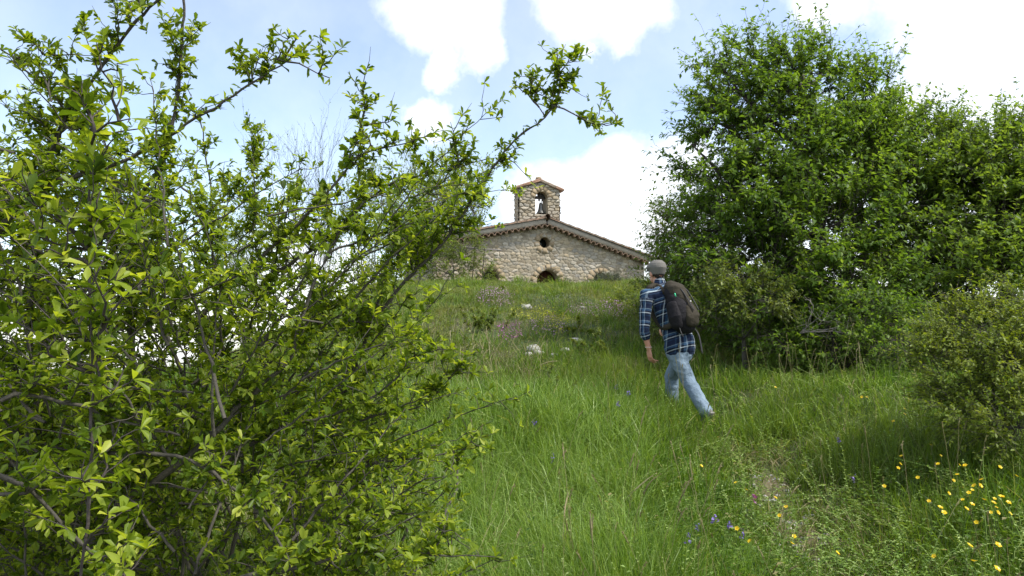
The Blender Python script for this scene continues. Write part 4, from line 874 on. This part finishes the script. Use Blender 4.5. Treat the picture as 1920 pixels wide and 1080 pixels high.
# hair only at the back and sides
rel = (Vv - head) @ HF; z_ = Vv[:, 2] - head[2]; zz = np.where(rel > .02, .06, -1.); Vv = Vv + (np.maximum(0, zz - z_))[:, None] * np.array([0, 0, 1.]) * (zz > -.5)[:, None]
mesh_obj('hair', Vv + rng.normal(0, .0012, Vv.shape), Ff, M['hair'], man, smooth=True)
m, t, out = newmat('grey_tweed'); v = t.obj(); wv = t.noise(160, 2, v); 
c = t.mix(wv, (.1, .095, .085), (.2, .19, .17)); b = t.n('ShaderNodeBsdfPrincipled', {'Base Color': c, 'Roughness': .95, 'Specular IOR Level': .1, 'Normal': t.bump(wv, .6, .004)}); t.t.links.new(b.outputs[0], out.inputs[0]); M['tweed'] = m
Vv, Ff = remesh([ball(head + [0, 0, .07] + HF * .015, (.108, .13, .047), [HR, HF, UPV]), ball(head + [0, 0, .085] - HF * .01, (.1, .115, .045), [HR, HF, UPV]), loft([(head + [0, 0, .035] - HF * .012, .092, .108), (head + [0, 0, .065] - HF * .012, .1, .118)], HR, 24), ball(head + [0, 0, .04] + HF * .12, (.07, .05, .011), [HR, HF, UPV])], .0055, 3)
mesh_obj('flat_cap', Vv, Ff, M['tweed'], man, smooth=True)
# shirt
tors = lambda r: loft([(pelv + np.array([0, 0, -.05]), .19 + r, .142 + r), (pelv + [0, 0, .03], .18 + r, .13 + r), (waist, .158 + r, .115 + r), (P(1254, 585, 7.62), .175 + r, .12 + r), (chest, .185 + r, .12 + r), (P(1241, 544, 7.69), .165 + r, .1 + r), (neck - [0, 0, .015], .07, .065)], RT, 28)
lcuff = le + (lw - le) * .22
shp = [tors(.012), caps(ls, le, .074, .058), caps(le, lcuff, .058, .05), caps(rs_, re, .07, .056), caps(re, re + (rw - re) * .3, .056, .048), caps(chest + [0, 0, .05], ls, .085, .068), caps(chest + [0, 0, .05], rs_, .085, .068), loft([(lcuff - (lw - le) * .06, .056, .056), (lcuff + (lw - le) * .04, .055, .055)], RT)]
Vv, Ff = remesh(shp, .009, 3)
def wrinkle(V, amp, f):
    s = 0
    for k in range(6):
        q_ = rng.normal(0, 1, 3) * f * [1, 1, 1.6]; s = s + np.sin(V @ q_ + rng.uniform(0, 6))
    cen = V - V.mean(0); return V + nrm(cen * [1, 1, .2]) * (s / 6 * amp)[:, None]
axis_ = nrm(neck - pelv); q_ = Vv - pelv; ty = q_ @ axis_; Xl = q_ @ RT; Yl = (q_ @ FW) + ty * .1
pu = np.arctan2(Xl, -(Yl - (Yl.mean()))) * .17; pv = ty.copy()
for (a_, b2_, r_) in ((ls, le, .075), (le, lcuff, .07), (rs_, re, .075), (re, rw, .07)):
    d_ = b2_ - a_; L = np.linalg.norm(d_); tt = ((Vv - a_) @ d_) / L ** 2; cl = a_ + np.clip(tt, 0, 1)[:, None] * d_; rad = np.linalg.norm(Vv - cl, axis=1)
    dt_ = np.linalg.norm((q_ - ty[:, None] * axis_), axis=1)
    msk = (rad < r_ + .012) & (tt > .12) & (((Vv - (ls + rs_) / 2) @ RT * (1 if a_ is rs_ or a_ is re else -1)) > .12)
    e1 = nrm(np.cross(d_, FW)); e2 = nrm(np.cross(d_, e1)); ang = np.arctan2((Vv - cl) @ e1, (Vv - cl) @ e2) * .06
    pu = np.where(msk, ang + .03, pu); pv = np.where(msk, -tt * L + (0 if a_ is ls or a_ is rs_ else -.3), pv)
Vw = wrinkle(wrinkle(Vv, .01, 20), .006, 45)
m, t, out = newmat('checked_flannel')
def stripes(a):
    f = t.math('FRACT', t.math('MULTIPLY', t.math('ADD', a, 10.0), 1 / .135))
    return t.ramp(f, [(0, (.008, .014, .035)), (.3, (.022, .05, .1)), (.36, (.008, .012, .025)), (.5, (.45, .5, .52)), (.57, (.006, .01, .02)), (.7, (.035, .08, .15)), (.84, (.2, .27, .33)), (.9, (.008, .014, .035))], 'CONSTANT')
c = t.mix(.5, stripes(t.attr('pu')), stripes(t.attr('pv')))
b = t.n('ShaderNodeBsdfPrincipled', {'Base Color': c, 'Roughness': .9, 'Specular IOR Level': .15, 'Normal': t.bump(t.noise(14, 3, t.obj()), .5, .02)}); t.t.links.new(b.outputs[0], out.inputs[0])
sh = mesh_obj('shirt', Vw, Ff, m, man, {'pu': pu, 'pv': pv}, smooth=True)
Vv, Ff = remesh([loft([(neck - [0, 0, .03] - FW * .005, .078, .072), (neck + [0, 0, .012], .067, .064)], RT, 20)], .006, 2); q_ = Vv - neck
mesh_obj('collar', Vv, Ff, m, sh, {'pu': np.arctan2(q_ @ RT, q_ @ FW) * .07, 'pv': q_ @ UPV + .02}, smooth=True)
# jeans
jl, jr = pelv - RT * .082 - UPV * .1, pelv + RT * .082 - UPV * .1
js = [loft([(pelv + [0, 0, .07], .155, .115), (pelv - [0, 0, .0], .172, .13), (pelv - [0, 0, .12], .172, .128)], RT, 24), caps(jl, lk, .102, .08), caps(jr, rk_, .102, .08), caps(lk, la, .079, .07), caps(rk_, ra_ - [0, 0, .02], .079, .07), caps(la, la + (la - lk) * .06, .072, .076)]
Vv, Ff = remesh(js, .009, 4); Vv = wrinkle(wrinkle(Vv, .013, 30), .006, 60)
m, t, out = newmat('washed_denim'); v = t.obj(); c = t.mix(t.noise(3.5, 4, v), (.085, .135, .19), (.27, .34, .4)); c = t.mix(.3, c, t.ramp(t.noise(90, 2, v), [(.3, (.5, .5, .5)), (.7, (1, 1, 1))]), 'MULTIPLY')
b = t.n('ShaderNodeBsdfPrincipled', {'Base Color': c, 'Roughness': .9, 'Specular IOR Level': .15, 'Normal': t.bump(t.noise(16, 4, v), .8, .03)}); t.t.links.new(b.outputs[0], out.inputs[0])
jn = mesh_obj('jeans', Vv, Ff, m, man, smooth=True)
M['seam'] = pbr('denim_seam', (.09, .13, .2), .9)
pk = P(1284, 652, 7.4); ax3 = np.array([nrm(RT), FW, UPV])
M['shoe'] = pbr('grey_boot', (.16, .15, .14), .8); M['sole'] = pbr('rubber_sole', (.2, .19, .17), .8)
for (an, dd) in ((la, nrm(FW * .55 - UPV * .85)), (ra_, nrm(FW - UPV * .02))):
    heel = an + nrm(an - (lk if an is la else rk_)) * .06 - dd * .03; up_ = nrm(np.cross(RT, dd))
    Vv, Ff = remesh([caps(an + [0, 0, .01], heel, .05, .045), loft([(heel, .04, .042), (heel + dd * .08, .042, .04), (heel + dd * .17, .048, .03), (heel + dd * .22, .04, .022)], RT)], .007, 2)
    bo = mesh_obj('boot', Vv, Ff, M['shoe'], man, smooth=True); so_ = -up_ if up_[2] > 0 else up_
    mb = MB(); mb.add(*loft([(heel - dd * .02 + so_ * .04, .042, .012), (heel + dd * .08 + so_ * .038, .042, .011), (heel + dd * .2 + so_ * .03, .047, .01)], RT, 16)); mb.build('sole', M['sole'], bo, smooth=True)
M['band'] = pbr('pale_band', (.6, .45, .4), .6)
mb = MB(); wc = lw + (le - lw) * .12; th = np.linspace(0, 2 * math.pi, 21); tubes(mb, (wc + .034 * (np.cos(th)[:, None] * RT + np.sin(th)[:, None] * FW))[None], .005, 6); mb.build('bracelet', M['band'], man, smooth=True)
# backpack, carried on the back
BX = nrm(neck - pelv + UPV * .15); BB = -FW + 0.12 * RT; BB = nrm(BB - (BB @ BX) * BX); BR = np.cross(BB, BX) * -1; BR = BR if BR @ RT > 0 else -BR
bp0 = P(1274, 578, 7.46); pkc = lambda r, o_, u_: bp0 + BR * r + BB * o_ + BX * u_
bag = empty('backpack', pkc(0, 0, -.25), 'worn black and olive brown hiking backpack on the back of the walker', 'backpack')
AXB = [BR, BB, BX]
Vv, Ff = remesh([loft([(pkc(0, .01, -.2), .14, .1), (pkc(0, .03, -.12), .165, .135), (pkc(0, .02, 0), .16, .13), (pkc(0, -.01, .12), .14, .11), (pkc(0, -.03, .2), .11, .085)], BR, 28)], .01, 4)
M['pack'] = pbr('black_nylon', (.01, .009, .011), .75, .35, 12, .6, 25, dist=.02, spec=.2); M['olive'] = pbr('olive_brown_canvas', (.038, .032, .022), .85, .3, 10, .6, 25, dist=.02, spec=.2); M['pale'] = pbr('pale_print', (.7, .7, .68), .6); M['strap'] = pbr('webbing', (.02, .02, .022), .8); M['green'] = pbr('green_tab', (.05, .5, .25), .6)
mesh_obj('main_bag', wrinkle(Vv, .008, 24), Ff, M['pack'], bag, smooth=True)
Vv, Ff = remesh([loft([(pkc(0, .07, .1), .1, .075), (pkc(0, .02, .19), .115, .1), (pkc(0, -.035, .26), .085, .07)], BR, 24), loft([(pkc(0, .13, -.02), .06, .035), (pkc(0, .085, .12), .08, .05)], BR, 16)], .009, 4)
lid = mesh_obj('lid', wrinkle(Vv, .01, 26), Ff, M['olive'], bag, smooth=True)
Vv, Ff = remesh([loft([(pkc(.0, .1, -.19), .11, .055), (pkc(.0, .13, -.12), .115, .06), (pkc(0, .125, -.03), .09, .045)], BR, 24)], .008, 4)
fp = mesh_obj('front_pocket', wrinkle(Vv, .006, 26), Ff, M['olive'], bag, smooth=True)
for s_ in (-1, 1):
    Vv, Ff = remesh([loft([(pkc(s_ * .14, .0, -.19), .05, .07), (pkc(s_ * .155, .01, -.1), .055, .08), (pkc(s_ * .14, 0, .04), .04, .07)], BR, 20)], .008, 3)
    mesh_obj('side_pocket', Vv, Ff, M['pack'], bag, smooth=True)
def strap(pts, name, w=.02, th_=.004, mat='strap', side=None, parent=None):
    C = resample(pts, .03); T = nrm(np.gradient(C, axis=0)); sdv = nrm(np.cross(T, side if side is not None else BB)); nn = np.cross(T, sdv)
    Vv = np.stack([C + sdv * w + nn * th_, C - sdv * w + nn * th_, C - sdv * w - nn * th_, C + sdv * w - nn * th_], 1); n = len(C); k = np.arange(n - 1)[:, None] * 4; s_ = np.arange(4)[None]; s2 = (s_ + 1) % 4
    mb = MB(); mb.add(Vv.reshape(-1, 3), [np.stack([k + s_, k + s2, k + 4 + s2, k + 4 + s_], -1).reshape(-1, 4), np.array([[3, 2, 1, 0]]), np.array([[0, 1, 2, 3]]) + (n - 1) * 4]); return mb.build(name, M[mat], parent or bag)
top_ = pkc(-.07, -.07, .2)
strap([top_, neck - RT * .1 - [0, 0, .035] - FW * .03, P(1221, 541, 7.55) + UPV * .01 + FW * .03, ls + RT * .06 + FW * .11 - [0, 0, .06], chest - RT * .14 + FW * .125 - [0, 0, .08], waist - RT * .16 + FW * .03, pkc(-.15, -.05, -.17)], 'shoulder_strap', .03, .008, 'olive', side=RT)
strap([pkc(.07, -.07, .2), neck + RT * .1 - [0, 0, .04], rs_ - RT * .05 + FW * .1 - [0, 0, .05], chest + RT * .12 + FW * .13 - [0, 0, .1], waist + RT * .165, pkc(.15, -.05, -.17)], 'shoulder_strap', .03, .008, 'olive', side=RT)
strap([pkc(.13, .02, -.2), P(1309, 625, 7.4), P(1313, 640, 7.38), P(1317, 663, 7.37)], 'dangling_strap', .013, .002, side=BB)
strap([pkc(-.145, .03, -.19), pkc(-.17, .04, -.26), pkc(-.165, .05, -.33)], 'dangling_strap', .008, .002)
for s_ in (-.05, .055): strap([pkc(s_, .0, .27), pkc(s_, .1, .2), pkc(s_, .155, .06), pkc(s_, .19, -.08)], 'compression_strap', .008, .003, side=BR * 0 + BB)
mb = MB(); box(mb, pkc(-.192, .03, -.12), .006, .028, .018, np.array(AXB)); mb.build('pale_logo', M['pale'], bag)
mb = MB(); mb.add(*ball(pkc(-.02, .165, .03), (.012, .006, .006), AXB)); mb.build('buckle', M['pale'], bag)
mb = MB(); box(mb, pkc(-.13, .07, .13), .01, .01, .04, np.array(AXB)); mb.build('green_tab', M['green'], bag)

# ------------------------------------------------------------- stones and flowers
def rock(px, py, s, label, h=.6):
    p = hit(px, py, .05); r_ = s * .72; Vb, Fb = ball(p + [0, 0, .01 + r_ * h * .5], (r_ * 1.2, r_, r_ * h), n=14)
    k = rng.normal(0, 1, (3, 3)); Vb = Vb + nrm(Vb - p) * (np.sin(Vb @ k[0] * 6 / r_ * .4) * .12 * r_ + np.sin(Vb @ k[1] * 9 / r_ * .4) * .08 * r_)[:, None]
    mb = MB(); mb.add(Vb, Fb); o = mb.build('limestone_rock', M['white_stone'], org=p); props(o, label, 'rock', 'white rocks lying on the flowery hillside')
rock(988, 576, .15, 'white rock highest on the hillside among purple thyme'); rock(981, 572, .09, 'small white rock leaning on the left of the highest rock')
rock(1080, 637, .14, 'smooth pale rounded rock alone, right of the flower patch'); rock(1000, 655, .13, 'largest angular white rock under the purple flowers', .8)
rock(1011, 660, .1, 'small white rock touching the right side of the largest angular rock'); rock(990, 662, .08, 'small white rock in front of the largest angular rock'); rock(1060, 655, .09, 'small grey white rock between the rounded rock and the angular rocks')
rock(1040, 663, .07, 'lowest small white chip of rock half sunk in grass'); rock(1093, 575, .07, 'tiny white rock right of the grey dead brush')
def patch(px, py, rx, rz, n, mat, label, size=.02, h=.12, stems=True, name='flower_patch', cat='flowers', grp=None):
    p = hit(px, py + 6); D = p[1]; N = n; a = rng.uniform(0, 2 * math.pi, N); rr = np.sqrt(rng.uniform(0, 1, N)); x = p[0] + np.cos(a) * rr * 1.5 * rx / F * D; y = p[1] + np.sin(a) * rr * rz * 1.5
    r_ = empty(name, p, label, cat, grp); z = g(x, y); hh = h * rng.uniform(.6, 1.2, N) * (1.2 - rr * .4); tp = np.stack([x, y, z + hh], -1)
    b = tp - np.stack([rng.normal(0, .02, N), rng.normal(0, .02, N), hh], -1); mb = MB(); tubes(mb, np.stack([b, (b + tp) / 2 + rng.normal(0, .006, (N, 3)), tp], 1), .0018, 3, rnd=.5)
    props(mb.build('stems', M['stem'], r_), kind='stuff'); mb = MB(); k = 5; c = np.repeat(tp, k, 0) + rng.normal(0, size * .9, (N * k, 3)); leaves(mb, c, rvec(N * k), nrm(rvec(N * k) + [0, 0, .6]), size * .8 * rng.uniform(.5, 1.2, N * k), rng.uniform(0, 1, N * k), wid=1.3)
    props(mb.build('blossoms', mat, r_), kind='stuff')
G = 'purple thyme cushions on the hillside'
patch(925, 565, 24, .6, 150, M['thyme'], 'mauve thyme cushion highest up on the left of the white rock', .036, .24, grp=G)
patch(1150, 590, 26, .5, 110, M['thyme'], 'mauve thyme cushion just left of the walker shoulder', .036, .24, grp=G)
patch(1095, 590, 22, .4, 60, M['thyme'], 'faint mauve thyme between the dead brush and the right thyme cushion', .032, .22, grp=G)
patch(955, 637, 16, .4, 70, M['magenta'], 'bright pink purple flower clump left of the angular rocks', .03, .26, grp=G)
patch(1025, 622, 24, .4, 80, M['thyme'], 'pink purple flower clump below the yellow spurge', .03, .24, grp=G)
patch(1060, 580, 40, .5, 170, M['lavender'], 'grey dead lavender brush right of the highest white rock', .035, .28, name='dead_brush', cat='brush')
G = 'yellow green spurge clumps on the hillside'
patch(1010, 610, 20, .3, 60, M['spurge'], 'yellow spurge clump uppermost above the purple flowers', .034, .32, grp=G)
patch(1045, 624, 20, .3, 60, M['spurge'], 'yellow spurge clump at lower right beside pink flowers', .034, .32, grp=G)
patch(975, 605, 12, .25, 26, M['spurge'], 'small yellow spurge tuft at upper left of the spurge clumps', .03, .32, grp=G)
def flower(px, py, h, kind, label, grp, s=1.0):
    p = hit(px, py, h); top = p + [0, 0, h]; nm, mat, cat = kind
    r_ = empty(nm, p, label, cat, grp); mb = MB(); C = np.array([p, p + [rng.normal(0, .012), rng.normal(0, .012), h * .5], top]); tubes(mb, resample(C, .04)[None], .0014, 4, rnd=.5)
    for k in range(3): leaves(mb, (p + [0, 0, h * rng.uniform(.2, .7)])[None], rvec(1) + [[0, 0, .5]], np.array([[0, 0, 1.]]), np.array([.035]), np.array([.5]))
    mb.build('stem', M['stem'], r_); mb = MB(); tilt = nrm(np.array([rng.normal(0, .5), -.45 + rng.normal(0, .4), .9]))
    if nm == 'buttercup':
        e1 = nrm(np.cross(tilt, [0, 1., .2])); e2 = np.cross(tilt, e1); aa = np.arange(5) * 2 * math.pi / 5 + rng.uniform(0, 1)
        d = np.cos(aa)[:, None] * e1 + np.sin(aa)[:, None] * e2 + tilt * .45; leaves(mb, np.repeat(top[None], 5, 0), d, np.repeat(tilt[None], 5, 0), np.full(5, .0145 * s), rng.uniform(0, 1, 5), LEAF7, LEAF7F, 1.9)
        mb.add(*[(a_ if i_ else a_) for i_, a_ in enumerate(ball(top + tilt * .003, .0028 * s, n=8))], rnd=.2)
    else:
        n = 12; c = top[None] - np.array([0, 0, 1.]) * rng.uniform(0, .045, (n, 1)) + rng.normal(0, .006, (n, 3)); leaves(mb, c, rvec(n), rvec(n), np.full(n, .015 * s), rng.uniform(0, 1, n), wid=1.5)
    mb.build('petals', mat, r_)
BC = ('buttercup', M['yellow'], 'buttercup')
G = 'yellow buttercups in the meadow grass'
lone = [(1315, 874, 'single buttercup in the grass left of the trail, below the walker'), (1380, 906, 'buttercup just above the magenta flower, nearest its left'), (1400, 920, 'small buttercup directly left of the magenta flower'),
 (1454, 934, 'buttercup on the left edge of the bare trail patch'), (1474, 951, 'buttercup low over the stony trail patch'), (1489, 1007, 'upper one of two buttercups beside the gravel'), (1485, 1020, 'lower one of two buttercups beside the gravel'),
 (1570, 1039, 'round buttercup on the trail at the bottom of the photo'), (1406, 1017, 'buttercup left of the trail near the bottom edge'), (1382, 991, 'orange yellow buttercup among the blue flowers'), (1462, 967, 'half open buttercup in the trail grass'),
 (1745, 836, 'lone buttercup just below the golden shrub'), (1658, 914, 'lone buttercup farthest left of the right meadow group'), (1721, 896, 'buttercup between the lone left one and the dense cluster'),
 (1675, 790, 'small far buttercup left of the golden shrub base'), (1696, 767, 'upper far buttercup against the golden shrub'), (1696, 777, 'lower far buttercup against the golden shrub'),
 (1734, 729, 'highest buttercup in front of the golden shrub leaves'), (1746, 755, 'second highest buttercup in front of the golden shrub leaves'), (1625, 746, 'tiny far buttercup, right of a close pair'), (1616, 746, 'tiny far buttercup, left of a close pair'), (1454, 727, 'tiny far buttercup in shade under the dark bush'),
 (1752, 1046, 'buttercup alone near the bottom, left of the big ones'), (1818, 1027, 'big near buttercup, upper of the bottom right pair'), (1826, 1054, 'big near buttercup, lower of the bottom right pair'), (1871, 1024, 'dull orange buttercup right of the big pair'), (1869, 1070, 'big buttercup clump flower cut by the bottom edge'),
 (1690, 856, 'top buttercup of the little trio'), (1688, 871, 'middle buttercup of the little trio'), (1684, 878, 'bottom buttercup of the little trio')]
for x, y, l_ in lone: flower(x, y, .31 if y > 800 else .34, BC, l_, G, 1.25 if y > 1020 and x > 1800 else 1.0)
for x, y in [(1764, 856), (1759, 871), (1799, 873), (1810, 875), (1875, 877), (1906, 896), (1795, 891), (1788, 902), (1841, 900), (1838, 913), (1827, 911), (1823, 920), (1817, 927), (1779, 928), (1805, 938), (1823, 947), (1845, 938), (1865, 937), (1863, 943), (1878, 932), (1891, 946), (1868, 952), (1858, 964), (1871, 964), (1893, 964), (1831, 980), (1742, 942), (1763, 953), (1770, 962), (1812, 955)]:
    flower(x, y, .33, BC, 'small buttercup in the dense yellow cluster below the golden shrub', G, rng.uniform(.7, 1.25))
VI = ('vetch_flower', M['violet'], 'flower'); G = 'violet vetch flowers scattered in the grass'
for x, y, l_, s_ in [(1003, 785, 'pale violet flower alone on the lush bank in mid slope', 1.6), (1179, 735, 'violet flower spike nearest the walker', 2), (1159, 751, 'violet flower spike lower left of the one nearest the walker', 1.8), (1155, 723, 'small violet flower above the two spikes by the walker', 1.3), (1036, 854, 'dull violet flower deep in grass below the bank', 1.4),
    (1290, 1003, 'violet flower near the bottom left of the trail', 1.2), (1366, 977, 'blue violet flower right of the blue clump', 1.1), (1392, 996, 'blue violet flower under the orange yellow buttercup', 1.1), (1340, 967, 'largest blue violet clump left of the trail', 1.7), (1307, 982, 'blue violet flower leftmost beside the largest clump', 1.1), (1601, 893, 'tiny blue flower right of the trail in short grass', 1.1), (1572, 820, 'tiny far blue flower on the trail line', 1.2)]:
    flower(x, y, .29, VI, l_, G, s_)
flower(1414, 930, .3, ('wild_orchid', M['magenta'], 'flower'), 'magenta purple flower head standing out beside the trail', None, 1.9)
